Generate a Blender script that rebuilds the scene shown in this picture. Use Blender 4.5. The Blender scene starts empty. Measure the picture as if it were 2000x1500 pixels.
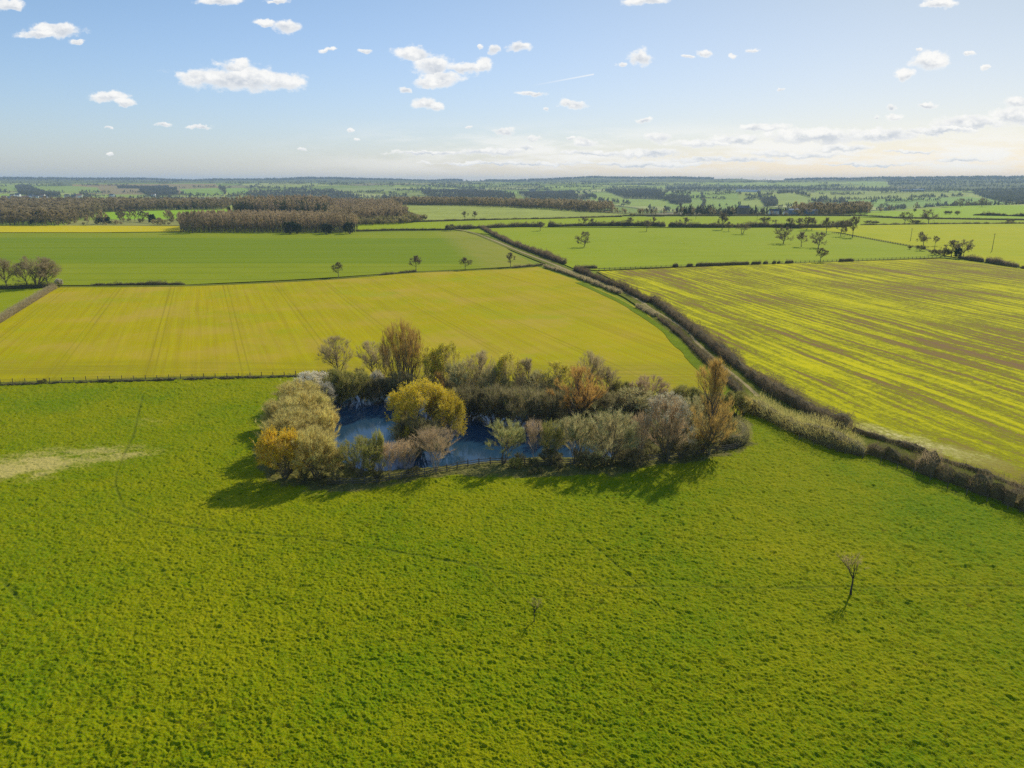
import bpy, math, random
import numpy as np

# ------------------------------------------------------------------ camera, sky, sun, exposure
S = bpy.context.scene
COL = S.collection
CAM_H, PITCH, FPX = 50.0, math.radians(15.9), 1387.0
cd = bpy.data.cameras.new('camera')
cam = bpy.data.objects.new('camera', cd)
COL.objects.link(cam)
cam.location = (0, 0, CAM_H)
cam.rotation_euler = (math.pi / 2 - PITCH, 0, 0)
cd.sensor_width = 36.0
cd.lens = 36.0 * FPX / 2000.0
cd.clip_start = 0.5
cd.clip_end = 60000
S.camera = cam
S.render.resolution_x, S.render.resolution_y = 1024, 768
S.view_settings.view_transform = 'Standard'
S.view_settings.look = 'None'
S.view_settings.gamma = 1.0
S.view_settings.exposure = 0.0
S.cycles.use_denoising = False
S.cycles.max_bounces = 6
S.cycles.diffuse_bounces = 3
S.cycles.glossy_bounces = 3
S.cycles.transmission_bounces = 4
S.cycles.transparent_max_bounces = 8
S.cycles.volume_bounces = 1
S.cycles.caustics_reflective = False
S.cycles.caustics_refractive = False

SUN_EL, SUN_AZ = math.radians(36), math.radians(36)      # azimuth to the right of the view
sl = bpy.data.lights.new('sun', 'SUN')
sl.energy = 4.6
sl.angle = math.radians(0.55)
sl.color = (1.0, 0.93, 0.8)
sun = bpy.data.objects.new('sun', sl)
COL.objects.link(sun)
sun.rotation_euler = (math.pi / 2 - SUN_EL, 0, -SUN_AZ + math.pi)
sun.rotation_euler = (SUN_EL - math.pi / 2, 0, -SUN_AZ)
sun.location = (0, 0, 500)
SKY_STRENGTH = 0.085
SKY_A, SKY_K = 2.95, 0.29

CT, ST = math.cos(PITCH), math.sin(PITCH)


def ray(px, py):
    """pixel of the 2000x1500 picture -> (right, forward, up) direction"""
    a = (px - 1000.0) / FPX
    b = (py - 750.0) / FPX
    return a, CT - b * ST, -(ST + b * CT)


def project(x, y, z):
    """world point(s) -> pixel"""
    dz = z - CAM_H
    dep = y * CT - dz * ST
    dn = -(dz * CT) - y * ST
    return 1000 + FPX * x / dep, 750 + FPX * dn / dep


# ------------------------------------------------------------------ node helper
class N:
    def __init__(s, tree):
        s.t = tree
        s.n = tree.nodes
        s.l = tree.links

    def node(s, typ, **kw):
        nd = s.n.new(typ)
        for k, v in kw.items():
            setattr(nd, k, v)
        return nd

    def put(s, sock, val):
        if hasattr(val, 'is_output') or isinstance(val, bpy.types.NodeSocket):
            s.l.new(val, sock)
        elif val is not None:
            try:
                sock.default_value = val
            except Exception:
                sock.default_value = tuple(val) + (1.0,)

    def math(s, op, a, b=None, c=None, clamp=False):
        nd = s.node('ShaderNodeMath', operation=op)
        nd.use_clamp = clamp
        s.put(nd.inputs[0], a)
        if b is not None:
            s.put(nd.inputs[1], b)
        if c is not None:
            s.put(nd.inputs[2], c)
        return nd.outputs[0]

    def vec(s, op, a, b=None, c=None, scale=None):
        nd = s.node('ShaderNodeVectorMath', operation=op)
        s.put(nd.inputs[0], a)
        if b is not None:
            s.put(nd.inputs[1], b)
        if c is not None:
            s.put(nd.inputs[2], c)
        if scale is not None:
            s.put(nd.inputs['Scale'], scale)
        return nd.outputs['Value'] if op in ('LENGTH', 'DOT_PRODUCT', 'DISTANCE') else nd.outputs[0]

    def noise(s, vec, scale, detail=4, rough=0.55, dist=0.0, out='Fac', norm=True):
        nd = s.node('ShaderNodeTexNoise')
        s.put(nd.inputs['Vector'], vec)
        s.put(nd.inputs['Scale'], scale)
        s.put(nd.inputs['Detail'], detail)
        s.put(nd.inputs['Roughness'], rough)
        s.put(nd.inputs['Distortion'], dist)
        return nd.outputs[out]

    def map(s, v, a, b, c=0.0, d=1.0, smooth=False, clamp=True):
        nd = s.node('ShaderNodeMapRange')
        nd.clamp = clamp
        if smooth:
            nd.interpolation_type = 'SMOOTHSTEP'
        for i, q in enumerate((v, a, b, c, d)):
            s.put(nd.inputs[i], q)
        return nd.outputs[0]

    def mix(s, f, a, b, mode='MIX'):
        nd = s.node('ShaderNodeMix', data_type='RGBA', blend_type=mode)
        s.put(nd.inputs[0], f)
        for i, q in ((6, a), (7, b)):
            if isinstance(q, (tuple, list)) and len(q) == 3:
                q = tuple(q) + (1.0,)
            s.put(nd.inputs[i], q)
        return nd.outputs[2]

    def ramp(s, f, stops, interp='LINEAR'):
        nd = s.node('ShaderNodeValToRGB')
        cr = nd.color_ramp
        cr.interpolation = interp
        while len(cr.elements) < len(stops):
            cr.elements.new(0.5)
        for e, (p, c) in zip(cr.elements, stops):
            e.position = p
            e.color = tuple(c) + (1.0,) if len(c) == 3 else c
        s.put(nd.inputs[0], f)
        return nd.outputs[0]

    def scale_xyz(s, vec, sc, loc=(0, 0, 0), rot=0.0):
        nd = s.node('ShaderNodeMapping')
        s.put(nd.inputs[0], vec)
        nd.inputs['Location'].default_value = loc
        nd.inputs['Rotation'].default_value = (0, 0, rot)
        nd.inputs['Scale'].default_value = sc
        return nd.outputs[0]


def material(name):
    m = bpy.data.materials.new(name)
    m.use_nodes = True
    m.node_tree.nodes.clear()
    return m, N(m.node_tree)


def finish(g, color, rough=0.9, bump=None, bstr=0.4, bdist=0.1, transl=0.0, spec=0.2, tcol=None):
    out = g.node('ShaderNodeOutputMaterial')
    p = g.node('ShaderNodeBsdfPrincipled')
    g.put(p.inputs['Base Color'], color if not (isinstance(color, tuple) and len(color) == 3) else color + (1,))
    g.put(p.inputs['Roughness'], rough)
    g.put(p.inputs['Specular IOR Level'], spec)
    if bump is not None:
        b = g.node('ShaderNodeBump')
        b.inputs['Strength'].default_value = bstr
        b.inputs['Distance'].default_value = bdist
        g.put(b.inputs['Height'], bump)
        g.l.new(b.outputs[0], p.inputs['Normal'])
    if transl > 0:
        t = g.node('ShaderNodeBsdfTranslucent')
        g.put(t.inputs[0], tcol if tcol is not None else color)
        mx = g.node('ShaderNodeMixShader')
        mx.inputs[0].default_value = transl
        g.l.new(p.outputs[0], mx.inputs[1])
        g.l.new(t.outputs[0], mx.inputs[2])
        g.l.new(mx.outputs[0], out.inputs[0])
    else:
        g.l.new(p.outputs[0], out.inputs[0])
    return p


# ------------------------------------------------------------------ world: sky texture with fair-weather clouds
W = bpy.data.worlds.new('World')
S.world = W
W.use_nodes = True
W.node_tree.nodes.clear()
g = N(W.node_tree)
tc = g.node('ShaderNodeTexCoord')
sky = g.node('ShaderNodeTexSky')
sky.sky_type = 'NISHITA'
sky.sun_disc = False
sky.sun_elevation = SUN_EL
sky.sun_rotation = SUN_AZ
sky.altitude = 100
sky.air_density = 1.0
sky.dust_density = 1.6
sky.ozone_density = 1.6
sep = g.node('ShaderNodeSeparateXYZ')
g.l.new(tc.outputs['Generated'], sep.inputs[0])
fy = g.math('MAXIMUM', sep.outputs[1], 0.05)
cu = g.math('DIVIDE', sep.outputs[0], fy)
cv = g.math('DIVIDE', sep.outputs[2], fy)
cmb = g.node('ShaderNodeCombineXYZ')
g.l.new(cu, cmb.inputs[0])
g.l.new(cv, cmb.inputs[1])
P0 = cmb.outputs[0]
# ragged cloud outlines
w1 = g.noise(g.scale_xyz(P0, (1, 1.5, 1)), 16, 5, 0.6, out='Color')
w1 = g.vec('SUBTRACT', w1, (0.5, 0.5, 0.5))
w2 = g.noise(g.scale_xyz(P0, (1, 1.3, 1)), 75, 4, 0.6, out='Color')
w2 = g.vec('SUBTRACT', w2, (0.5, 0.5, 0.5))
P = g.vec('MULTIPLY_ADD', w1, (0.034, 0.018, 0), P0)
P = g.vec('MULTIPLY_ADD', w2, (0.016, 0.010, 0), P)
CLOUDS = [(460, 152, 122, 24), (455, 128, 42, 16), (385, 150, 46, 18), (550, 156, 52, 22), (480, 150, 70, 28),
          (212, 190, 42, 13), (245, 198, 22, 8), (108, 60, 62, 16), (75, 68, 48, 9), (155, 82, 20, 6),
          (18, 6, 30, 12), (520, 46, 28, 8), (560, 52, 34, 12), (425, 3, 48, 9), (545, 2, 26, 6),
          (812, 105, 46, 17), (850, 125, 40, 24), (862, 152, 46, 20), (838, 158, 40, 14), (905, 131, 44, 13), (943, 125, 20, 16),
          (1012, 94, 24, 12), (967, 97, 12, 12), (942, 92, 7, 5),
          (830, 201, 28, 13), (848, 208, 20, 9), (1040, 182, 32, 6), (1125, 201, 36, 9), (1065, 212, 7, 5),
          (985, 255, 29, 9), (1040, 270, 16, 7), (1245, 108, 28, 16), (1207, 122, 11, 5), (1260, 2, 45, 10),
          (1375, 104, 13, 10), (1345, 113, 14, 4), (1470, 101, 12, 5), (1436, 110, 10, 4),
          (1820, 121, 38, 20), (1775, 147, 26, 13), (1797, 100, 9, 4), (1930, 133, 10, 5), (1895, 106, 14, 6),
          (1255, 236, 19, 6), (1140, 278, 28, 11), (1110, 272, 8, 4), (1280, 268, 34, 13),
          (1808, 204, 19, 7), (1740, 212, 12, 8), (1750, 228, 19, 6), (1712, 230, 8, 4), (1523, 173, 10, 4),
          (320, 244, 22, 6), (395, 253, 26, 5), (215, 251, 9, 3), (592, 291, 15, 4), (790, 172, 13, 8), (640, 95, 14, 4),
          (712, 100, 15, 5), (683, 252, 10, 4), (913, 247, 9, 3), (700, 268, 8, 3), (217, 302, 7, 3),
          (1490, 248, 60, 9), (1590, 265, 115, 17), (1720, 262, 105, 14), (1900, 240, 90, 15), (1985, 200, 36, 13),
          (1440, 272, 66, 13), (1840, 254, 95, 10), (1650, 287, 60, 8), (1985, 226, 55, 22), (1370, 282, 60, 9),
          (845, 298, 105, 4), (960, 297, 80, 7), (1030, 289, 18, 6), (1160, 300, 90, 5), (1270, 300, 90, 9),
          (1560, 300, 120, 8), (1780, 296, 70, 4), (1420, 312, 130, 6), (1835, 5, 40, 8), (1000, 318, 200, 4),
          (1250, 320, 160, 5), (1700, 322, 120, 4), (1880, 312, 70, 5)]
dmin = None
ysel = None
for (cx, cy, rx, ry) in CLOUDS:
    a_, f_, u_ = ray(cx, cy)
    u0, v0 = a_ / f_, u_ / f_
    su, sv = FPX * f_ / rx, FPX * f_ * f_ / ry
    q = g.vec('MULTIPLY_ADD', P, (su, sv, 0), (-u0 * su, -v0 * sv, 0))
    d_ = g.vec('LENGTH', q)
    qy = g.vec('DOT_PRODUCT', q, (0, 1, 0))
    if dmin is None:
        dmin, ysel = d_, qy
    else:
        lt = g.math('LESS_THAN', d_, dmin)
        ysel = g.math('MULTIPLY_ADD', lt, g.math('SUBTRACT', qy, ysel), ysel)
        dmin = g.math('MINIMUM', dmin, d_)
n3 = g.noise(g.scale_xyz(P0, (1, 1.6, 1)), 42, 7, 0.62)
body = g.math('MULTIPLY_ADD', n3, -1.7, g.math('ADD', dmin, 0.87))
mask = g.map(body, 1.14, 0.60, 0.0, 1.0, smooth=True)
# lighter broken bank above the horizon, mainly to the right
nb = g.noise(g.scale_xyz(P0, (5.5, 34, 1)), 1.0, 7, 0.62)
band = g.map(cv, 0.006, 0.022, 0.0, 1.0, smooth=True)
band2 = g.map(cv, 0.085, 0.035, 0.0, 1.0, smooth=True)
side = g.map(cu, -0.42, 0.15, 0.0, 1.0, smooth=True)
bank = g.math('MULTIPLY', g.math('MULTIPLY', band, band2), side)
bmask = g.map(g.math('MULTIPLY', g.map(nb, 0.42, 0.58, smooth=True), bank), 0.0, 1.0, 0.0, 0.9)
mask = g.math('MAXIMUM', mask, bmask)
# shading inside the clouds: sunlit tops, greyer undersides
n4 = g.noise(g.vec('ADD', g.scale_xyz(P0, (1, 1.6, 1)), (-0.006, -0.014, 0)), 42, 7, 0.62)
sh = g.map(g.math('SUBTRACT', n3, n4), -0.14, 0.10)
deep = g.map(body, 1.0, 0.45)
under = g.map(g.math('MULTIPLY_ADD', g.math('SUBTRACT', n3, 0.5), 2.4, ysel), 0.35, -0.75, smooth=True)
csh = g.math('MULTIPLY', g.math('MULTIPLY_ADD', g.math('SUBTRACT', 1.0, sh), 0.4, g.math('MULTIPLY', under, 0.75)), deep, clamp=True)
ccol = g.mix(csh, (1.0, 0.985, 0.95), (0.60, 0.64, 0.70))
front = g.map(sep.outputs[1], 0.15, 0.3)
up_ = g.map(cv, 0.0, 0.004)
mask = g.math('MULTIPLY', mask, g.math('MULTIPLY', front, up_))
# the vapour trail
t0, t1 = ray(1035, 168), ray(1160, 145)
A = np.array((t0[0] / t0[1], t0[2] / t0[1]))
B = np.array((t1[0] / t1[1], t1[2] / t1[1]))
L = np.linalg.norm(B - A)
dr = (B - A) / L
rel = g.vec('SUBTRACT', P0, (A[0], A[1], 0))
along = g.vec('DOT_PRODUCT', rel, (dr[0], dr[1], 0))
acr = g.math('ABSOLUTE', g.vec('DOT_PRODUCT', rel, (-dr[1], dr[0], 0)))
tr = g.math('MULTIPLY', g.map(acr, 0.0012, 0.0004, smooth=True), g.map(along, 0.0, L * 0.9))
tr = g.math('MULTIPLY', tr, g.math('LESS_THAN', along, L))
mask = g.math('MAXIMUM', mask, g.math('MULTIPLY', tr, 0.6))
mask = g.math('MULTIPLY', mask, 0.93)
SKYTUNE = g.node('ShaderNodeHueSaturation')
SKYTUNE.inputs['Saturation'].default_value = 1.0
lum = g.vec('DOT_PRODUCT', sky.outputs[0], (0.25, 0.55, 0.20))
comp = g.math('DIVIDE', SKY_A, g.math('MULTIPLY_ADD', lum, SKY_K, 1.0))
g.l.new(g.vec('SCALE', sky.outputs[0], scale=comp), SKYTUNE.inputs['Color'])
CLOUD_RAD = 1.02 / SKY_STRENGTH
skyfix = g.mix(g.map(cv, 0.23, 0.02), (0.88, 1.03, 1.19), (1.25, 1.38, 1.72))
skyv = g.vec('MULTIPLY', SKYTUNE.outputs[0], skyfix)
cc = g.vec('SCALE', ccol, scale=CLOUD_RAD)
skyc = g.mix(mask, skyv, cc)
bg = g.node('ShaderNodeBackground')
g.l.new(skyc, bg.inputs[0])
bg.inputs[1].default_value = SKY_STRENGTH
wo = g.node('ShaderNodeOutputWorld')
g.l.new(bg.outputs[0], wo.inputs[0])
W.cycles.sampling_method = 'MANUAL'
W.cycles.sample_map_resolution = 512


# ------------------------------------------------------------------ numpy helpers
def smooth(e0, e1, x):
    t = np.clip((x - e0) / (e1 - e0), 0, 1)
    return t * t * (3 - 2 * t)


def _h(ix, iy, seed):
    n = (ix.astype(np.int64) * 374761393 + iy.astype(np.int64) * 668265263 + seed * 1442695041) & 0xffffffff
    n = ((n ^ (n >> 13)) * 1274126177) & 0xffffffff
    n = (n ^ (n >> 16)) & 0xffffffff
    return n.astype(np.float64) / 4294967295.0


def vnoise(x, y, seed=0):
    x = np.asarray(x, float)
    y = np.asarray(y, float)
    ix, iy = np.floor(x), np.floor(y)
    fx, fy = x - ix, y - iy
    fx, fy = fx * fx * (3 - 2 * fx), fy * fy * (3 - 2 * fy)
    a, b = _h(ix, iy, seed), _h(ix + 1, iy, seed)
    c, d = _h(ix, iy + 1, seed), _h(ix + 1, iy + 1, seed)
    return (a * (1 - fx) + b * fx) * (1 - fy) + (c * (1 - fx) + d * fx) * fy


def fbm(x, y, oct=4, seed=0, gain=0.5):
    s, a, t = 0, 1.0, 0
    for o in range(oct):
        s = s + a * vnoise(x * 2 ** o + 17.3 * o, y * 2 ** o - 9.1 * o, seed + o)
        t += a
        a *= gain
    return s / t


def inpoly(px, py, poly):
    px, py = np.asarray(px, float), np.asarray(py, float)
    c = np.zeros(px.shape, bool)
    n = len(poly)
    for i in range(n):
        x0, y0 = poly[i]
        x1, y1 = poly[(i + 1) % n]
        if y0 == y1:
            continue
        k = ((y0 > py) != (y1 > py)) & (px < (x1 - x0) * (py - y0) / (y1 - y0) + x0)
        c ^= k
    return c


def segdist(px, py, poly, closed=False):
    d = np.full(np.shape(px), 1e9)
    n = len(poly)
    for i in range(n if closed else n - 1):
        x0, y0 = poly[i]
        x1, y1 = poly[(i + 1) % n]
        vx, vy = x1 - x0, y1 - y0
        t = np.clip(((px - x0) * vx + (py - y0) * vy) / (vx * vx + vy * vy + 1e-12), 0, 1)
        d = np.minimum(d, np.hypot(px - x0 - t * vx, py - y0 - t * vy))
    return d


# ------------------------------------------------------------------ terrain shape
POND_PX = [(640, 788), (665, 776), (700, 766), (775, 757), (850, 764), (900, 778), (1000, 802), (1090, 818), (1135, 850),
           (1205, 884), (1195, 899), (1130, 899), (1040, 899), (960, 906), (890, 914), (800, 922), (720, 926), (662, 905),
           (636, 860), (640, 820)]
WATER_Z = -1.1


def flat(px, py, z=0.0):
    a, f, u = ray(px, py)
    t = (z - CAM_H) / u
    return (a * t, f * t)


POND = [flat(x, y, WATER_Z) for x, y in POND_PX]
ISLAND_C = flat(838, 866, WATER_Z)

_az_x = np.array([-900, 0, 500, 750, 900, 1100, 1220, 1300, 1640, 1760, 1850, 2000, 3000], float)
_cr_y = np.array([398, 400, 402, 400, 401, 407, 416, 421, 421, 411, 403, 400, 398], float)
_az_a = np.arctan2((_az_x - 1000) / FPX, CT + 0.285 * ST)
_cr_r = np.array([math.hypot(*flat(x, y)) for x, y in zip(_az_x, _cr_y)])


def terrain(x, y):
    x, y = np.asarray(x, float), np.asarray(y, float)
    r = np.hypot(x, y)
    az = np.arctan2(x, y)
    rc = np.interp(az, _az_a, _cr_r)
    z = np.zeros(r.shape)
    # crest, then a valley, then the long far slope
    e = r - rc
    vdep = np.interp(az, [-0.8, -0.35, -0.1, 0.1, 0.7], [-26, -26, -36, -46, -40])
    z = z + vdep * smooth(0, 620, e)
    k = smooth(0, 1, np.clip((r - 2050) / 6700, 0, 1))
    lin = np.clip((r - 2050) / 6950, 0, 1)
    rise = 0.45 * k + 0.55 * lin ** 0.8
    z = z + np.where(e > 0, (72 - vdep) * rise, 0)
    amp = smooth(200, 1200, e) * (1 - 0.6 * smooth(7000, 9000, r))
    z = z + amp * 34 * (fbm(x / 1300, y / 900, 3, 5) - 0.5)
    z = z + amp * 15 * (fbm(x / 420, y / 300, 2, 11) - 0.5)
    ridge = smooth(7400, 8800, r) * (44 * (vnoise(az * 8, 0 * az, 3) - 0.45) + 12 * (vnoise(az * 37, 0 * az, 4) - 0.5))
    z = z + ridge + 12 * smooth(0.30, 0.40, az) * smooth(7600, 8800, r) * (1 - smooth(0.62, 0.9, az))
    z = z - 40 * smooth(9200, 12500, r)
    # the pond hollow
    near = (np.abs(x) < 90) & (y > 60) & (y < 260)
    if near.any():
        xx, yy = x[near], y[near]
        d = segdist(xx, yy, POND, True)
        ins = inpoly(xx, yy, POND)
        sd = np.where(ins, -d, d)
        dip = -2.6 * smooth(2.2, -3.2, sd)
        isl = np.exp(-(((xx - ISLAND_C[0]) / 5.2) ** 2 + ((yy - ISLAND_C[1]) / 4.6) ** 2) ** 1.5)
        dip = dip + 2.5 * isl
        z = np.array(z)
        z[near] = z[near] + np.minimum(dip, 0.1)
    return z


def hit(px, py):
    """first point of the terrain seen through a pixel"""
    a, f, u = ray(px, py)
    h = math.hypot(a, f)
    if u < 0:
        rf = -CAM_H / u * h
        if rf < 1100:
            x0, y0 = a / h * rf, f / h * rf
            if not (abs(x0) < 90 and 60 < y0 < 260):
                return x0, y0, 0.0
            return x0, y0, 0.0
    r = np.linspace(900, 12500, 6000)
    xs, ys = a / h * r, f / h * r
    zr = CAM_H + u / h * r
    zt = terrain(xs, ys)
    k = np.nonzero(zt >= zr)[0]
    if len(k) == 0:
        k = [int(np.argmin(zr - zt))]
    i = k[0]
    return xs[i], ys[i], float(zt[i])


def mesh_np(name, V, F, mats=(), smooth_=False, midx=None, attrs=None):
    """V (n,3); F (m,3) or (m,4), or a list of such arrays"""
    Fs = F if isinstance(F, list) else [F]
    Fs = [np.asarray(f, np.int32) for f in Fs if len(f)]
    me = bpy.data.meshes.new(name)
    me.vertices.add(len(V))
    me.vertices.foreach_set('co', np.asarray(V, np.float32).ravel())
    loops = np.concatenate([f.ravel() for f in Fs])
    tot = np.concatenate([np.full(len(f), f.shape[1], np.int32) for f in Fs])
    st = np.concatenate([[0], np.cumsum(tot)[:-1]]).astype(np.int32)
    me.loops.add(len(loops))
    me.loops.foreach_set('vertex_index', loops)
    me.polygons.add(len(tot))
    me.polygons.foreach_set('loop_start', st)
    try:
        me.polygons.foreach_set('loop_total', tot)
    except Exception:
        pass
    for m in mats:
        me.materials.append(m)
    if midx is not None:
        me.polygons.foreach_set('material_index', np.asarray(midx, np.int32))
    me.polygons.foreach_set('use_smooth', np.full(len(tot), smooth_))
    for k, (typ, data) in (attrs or {}).items():
        at = me.attributes.new(k, typ, 'POINT')
        if typ == 'FLOAT':
            at.data.foreach_set('value', np.asarray(data, np.float32).ravel())
        elif typ == 'FLOAT_COLOR':
            at.data.foreach_set('color', np.asarray(data, np.float32).ravel())
        elif typ == 'FLOAT_VECTOR':
            at.data.foreach_set('vector', np.asarray(data, np.float32).ravel())
        elif typ == 'INT':
            at.data.foreach_set('value', np.asarray(data, np.int32).ravel())
    me.update(calc_edges=True)
    return me


def tag(o, label=None, cat=None, group=None, kind=None):
    if label:
        o['label'] = label
    if cat:
        o['category'] = cat
    if group:
        o['group'] = group
    if kind:
        o['kind'] = kind
    return o


def link(name, me, parent=None):
    o = bpy.data.objects.new(name, me)
    COL.objects.link(o)
    if parent:
        o.parent = parent
    return o


def empty(name, loc, rz=0.0, sc=(1, 1, 1)):
    o = bpy.data.objects.new(name, None)
    COL.objects.link(o)
    o.location = loc
    o.rotation_euler = (0, 0, rz)
    o.scale = sc
    o.empty_display_size = 0.5
    return o


# ------------------------------------------------------------------ far land cover, drawn on the terrain by what grows there
def px(poly):
    return poly


FIELD_PAL = [(0.27, 0.33, 0.05), (0.34, 0.37, 0.08), (0.19, 0.25, 0.03), (0.40, 0.40, 0.13), (0.28, 0.21, 0.11), (0.23, 0.30, 0.05)]
COVER = [  # (pixel polygon as seen, colour): ploughed land, pasture, wood floor
    ([(0, 362), (150, 360), (420, 359), (430, 366), (200, 372), (0, 368)], (0.345, 0.196, 0.101)),
    ([(170, 366), (400, 362), (420, 374), (300, 380), (150, 379)], (0.310, 0.196, 0.110)),
    ([(0, 362), (110, 361), (190, 366), (200, 377), (90, 377), (0, 372)], (0.264, 0.341, 0.062)),
    ([(0, 379), (40, 377), (85, 385), (70, 390), (0, 388)], (0.264, 0.374, 0.044)),
    ([(350, 369), (425, 367), (440, 378), (400, 383), (360, 379)], (0.240, 0.363, 0.053)),
    ([(440, 368), (478, 367), (490, 376), (445, 379)], (0.228, 0.352, 0.053)),
    ([(640, 368), (760, 365), (800, 371), (700, 376)], (0.288, 0.330, 0.097)),
    ([(1140, 377), (1240, 377), (1330, 390), (1330, 404), (1230, 402), (1160, 392)], (0.300, 0.374, 0.062)),
    ([(1060, 394), (1150, 392), (1160, 405), (1080, 404)], (0.300, 0.341, 0.070)),
    ([(940, 373), (1080, 374), (1085, 378), (940, 379)], (0.264, 0.374, 0.053)),
    ([(1300, 375), (1440, 376), (1480, 386), (1440, 410), (1300, 408)], (0.264, 0.363, 0.062)),
    ([(1440, 377), (1560, 376), (1600, 390), (1560, 400), (1450, 405)], (0.324, 0.374, 0.070)),
    ([(1550, 376), (1800, 374), (1900, 378), (1880, 386), (1650, 392), (1590, 386)], (0.336, 0.363, 0.079)),
    ([(1640, 391), (1890, 384), (1985, 397), (1900, 402), (1700, 404)], (0.240, 0.363, 0.070)),
    ([(1405, 357), (1600, 358), (1610, 363), (1405, 364)], (0.300, 0.363, 0.079)),
    ([(1640, 354), (1730, 354), (1735, 364), (1700, 364)], (0.288, 0.363, 0.079)),
]
WOODS_PX = [  # dark woodland, filled with trees
    [(1300, 365), (1520, 365), (1740, 367), (2000, 364), (2010, 372), (1740, 373), (1500, 372), (1300, 372)],
    [(1727, 349), (1900, 349), (2010, 351), (2010, 365), (1850, 366), (1740, 364)],
    [(1180, 372), (1280, 371), (1300, 384), (1290, 390), (1220, 388)],
    [(1010, 378), (1120, 376), (1130, 390), (1040, 392)],
    [(1300, 384), (1345, 384), (1350, 397), (1310, 398)],
    [(1490, 389), (1515, 388), (1520, 402), (1492, 403)],
    [(1900, 378), (2010, 376), (2010, 398), (1960, 396)],
    [(30, 366), (50, 364), (120, 384), (90, 386), (40, 380)],
    [(480, 376), (650, 372), (700, 384), (690, 400), (500, 392)],
    [(270, 372), (345, 370), (350, 380), (290, 384)],
    [(820, 376), (1000, 378), (1010, 392), (850, 390)],
    [(230, 366), (330, 366), (330, 368), (230, 368)],
    [(0, 349), (2010, 349), (2010, 357), (1700, 354), (1400, 356), (0, 358)],
    [(100, 357), (140, 357), (142, 363), (102, 363)],
]
HEDGES_FAR = [
    [(1300, 376), (1370, 381), (1440, 378)], [(1440, 380), (1490, 384), (1560, 376)], [(1545, 378), (1590, 388), (1640, 392), (1750, 389), (1880, 383)],
    [(1300, 392), (1380, 388), (1440, 392), (1480, 388)], [(1370, 381), (1376, 396), (1372, 408)], [(1480, 378), (1486, 392), (1500, 404)],
    [(1640, 392), (1650, 402)], [(1700, 397), (1800, 393), (1900, 396)], [(1140, 378), (1170, 392), (1230, 400)], [(1060, 392), (1110, 396), (1160, 404)],
    [(1240, 378), (1300, 392), (1330, 404)], [(0, 377), (60, 376), (200, 378)], [(0, 365), (120, 364), (250, 363)], [(340, 380), (400, 384), (520, 380)],
    [(430, 366), (440, 380)], [(350, 368), (420, 366)], [(490, 367), (600, 372)], [(640, 377), (760, 374), (900, 373)], [(760, 364), (900, 366), (1080, 367)],
    [(900, 380), (940, 371), (1080, 372)], [(1080, 368), (1200, 367), (1300, 368)], [(1300, 361), (1450, 365), (1640, 364)], [(1405, 357), (1600, 357)],
    [(500, 362), (700, 360), (900, 362)], [(900, 359), (1100, 361), (1300, 360)], [(200, 378), (300, 377), (330, 372)], [(1600, 380), (1700, 379), (1850, 376)],
]
NC, NR = 1000, 430
azs = np.concatenate([np.linspace(-1.35, -0.68, 60)[:-1], np.linspace(-0.68, 0.68, NC), np.linspace(0.68, 1.35, 60)[1:]])
rs = np.concatenate([np.geomspace(12, 1000, 90)[:-1], 1000 * (12500 / 1000.0) ** (np.linspace(0, 1, NR))])
AZ, R = np.meshgrid(azs, rs)
X, Y = R * np.sin(AZ), R * np.cos(AZ)
Z = terrain(X, Y)
Zg = Z - 0.45 - 0.9 * smooth(900, 1300, R) * (1 - smooth(1500, 2200, R)) * 0
hole = (np.abs(X + 0) < 95) & (Y > 60) & (Y < 270)
Zg = np.where(hole, Zg - 2.5, Zg)
PX, PY = project(X, Y, Z)
# Voronoi patchwork of farm fields
rng = np.random.default_rng(3)
ns = 900
sr = np.sqrt(rng.uniform(1100 ** 2, 12000 ** 2, ns))
sa = rng.uniform(-0.8, 0.8, ns)
sx, sy = sr * np.sin(sa), sr * np.cos(sa)
pal = np.array([FIELD_PAL[i] for i in rng.choice(6, ns, p=[.22, .2, .16, .18, .1, .14])]) * rng.uniform(0.75, 1.3, (ns, 1))
far = R.ravel() > 1000
cx_far, cy_far = X.ravel()[far], Y.ravel()[far]
wx = cx_far + 60 * (vnoise(cx_far / 260, cy_far / 260, 21) - 0.5)
wy = cy_far + 60 * (vnoise(cx_far / 260, cy_far / 260, 22) - 0.5)
b1 = np.full(len(wx), 1e18)
b2 = np.full(len(wx), 1e18)
bi = np.zeros(len(wx), int)
for i in range(ns):
    d = (wx - sx[i]) ** 2 + ((wy - sy[i]) * 0.8) ** 2
    m = d < b1
    b2 = np.where(m, b1, np.minimum(b2, d))
    bi[m] = i
    b1 = np.where(m, d, b1)
edge = np.sqrt(b2) - np.sqrt(b1)
fc = pal[bi]
isp = np.zeros(len(wx), bool)
fpx, fpy = PX.ravel()[far], PY.ravel()[far]
for poly, c in COVER:
    m = inpoly(fpx, fpy, poly)
    fc[m] = np.array(c)
    isp |= m
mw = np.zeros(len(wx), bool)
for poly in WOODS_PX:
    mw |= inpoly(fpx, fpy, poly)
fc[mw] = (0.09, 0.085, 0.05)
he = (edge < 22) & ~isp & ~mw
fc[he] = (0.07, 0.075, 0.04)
cover = np.tile(np.array((0.20, 0.24, 0.012, 1.0)), (R.size, 1))
cover[far, :3] = fc
V = np.stack([X.ravel(), Y.ravel(), Zg.ravel()], 1)
nc = len(azs)
ii, jj = np.meshgrid(np.arange(len(rs) - 1), np.arange(nc - 1), indexing='ij')
q = (ii * nc + jj).ravel()
F = np.stack([q, q + 1, q + nc + 1, q + nc], 1)
M_GROUND, g = material('farmland')
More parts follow.
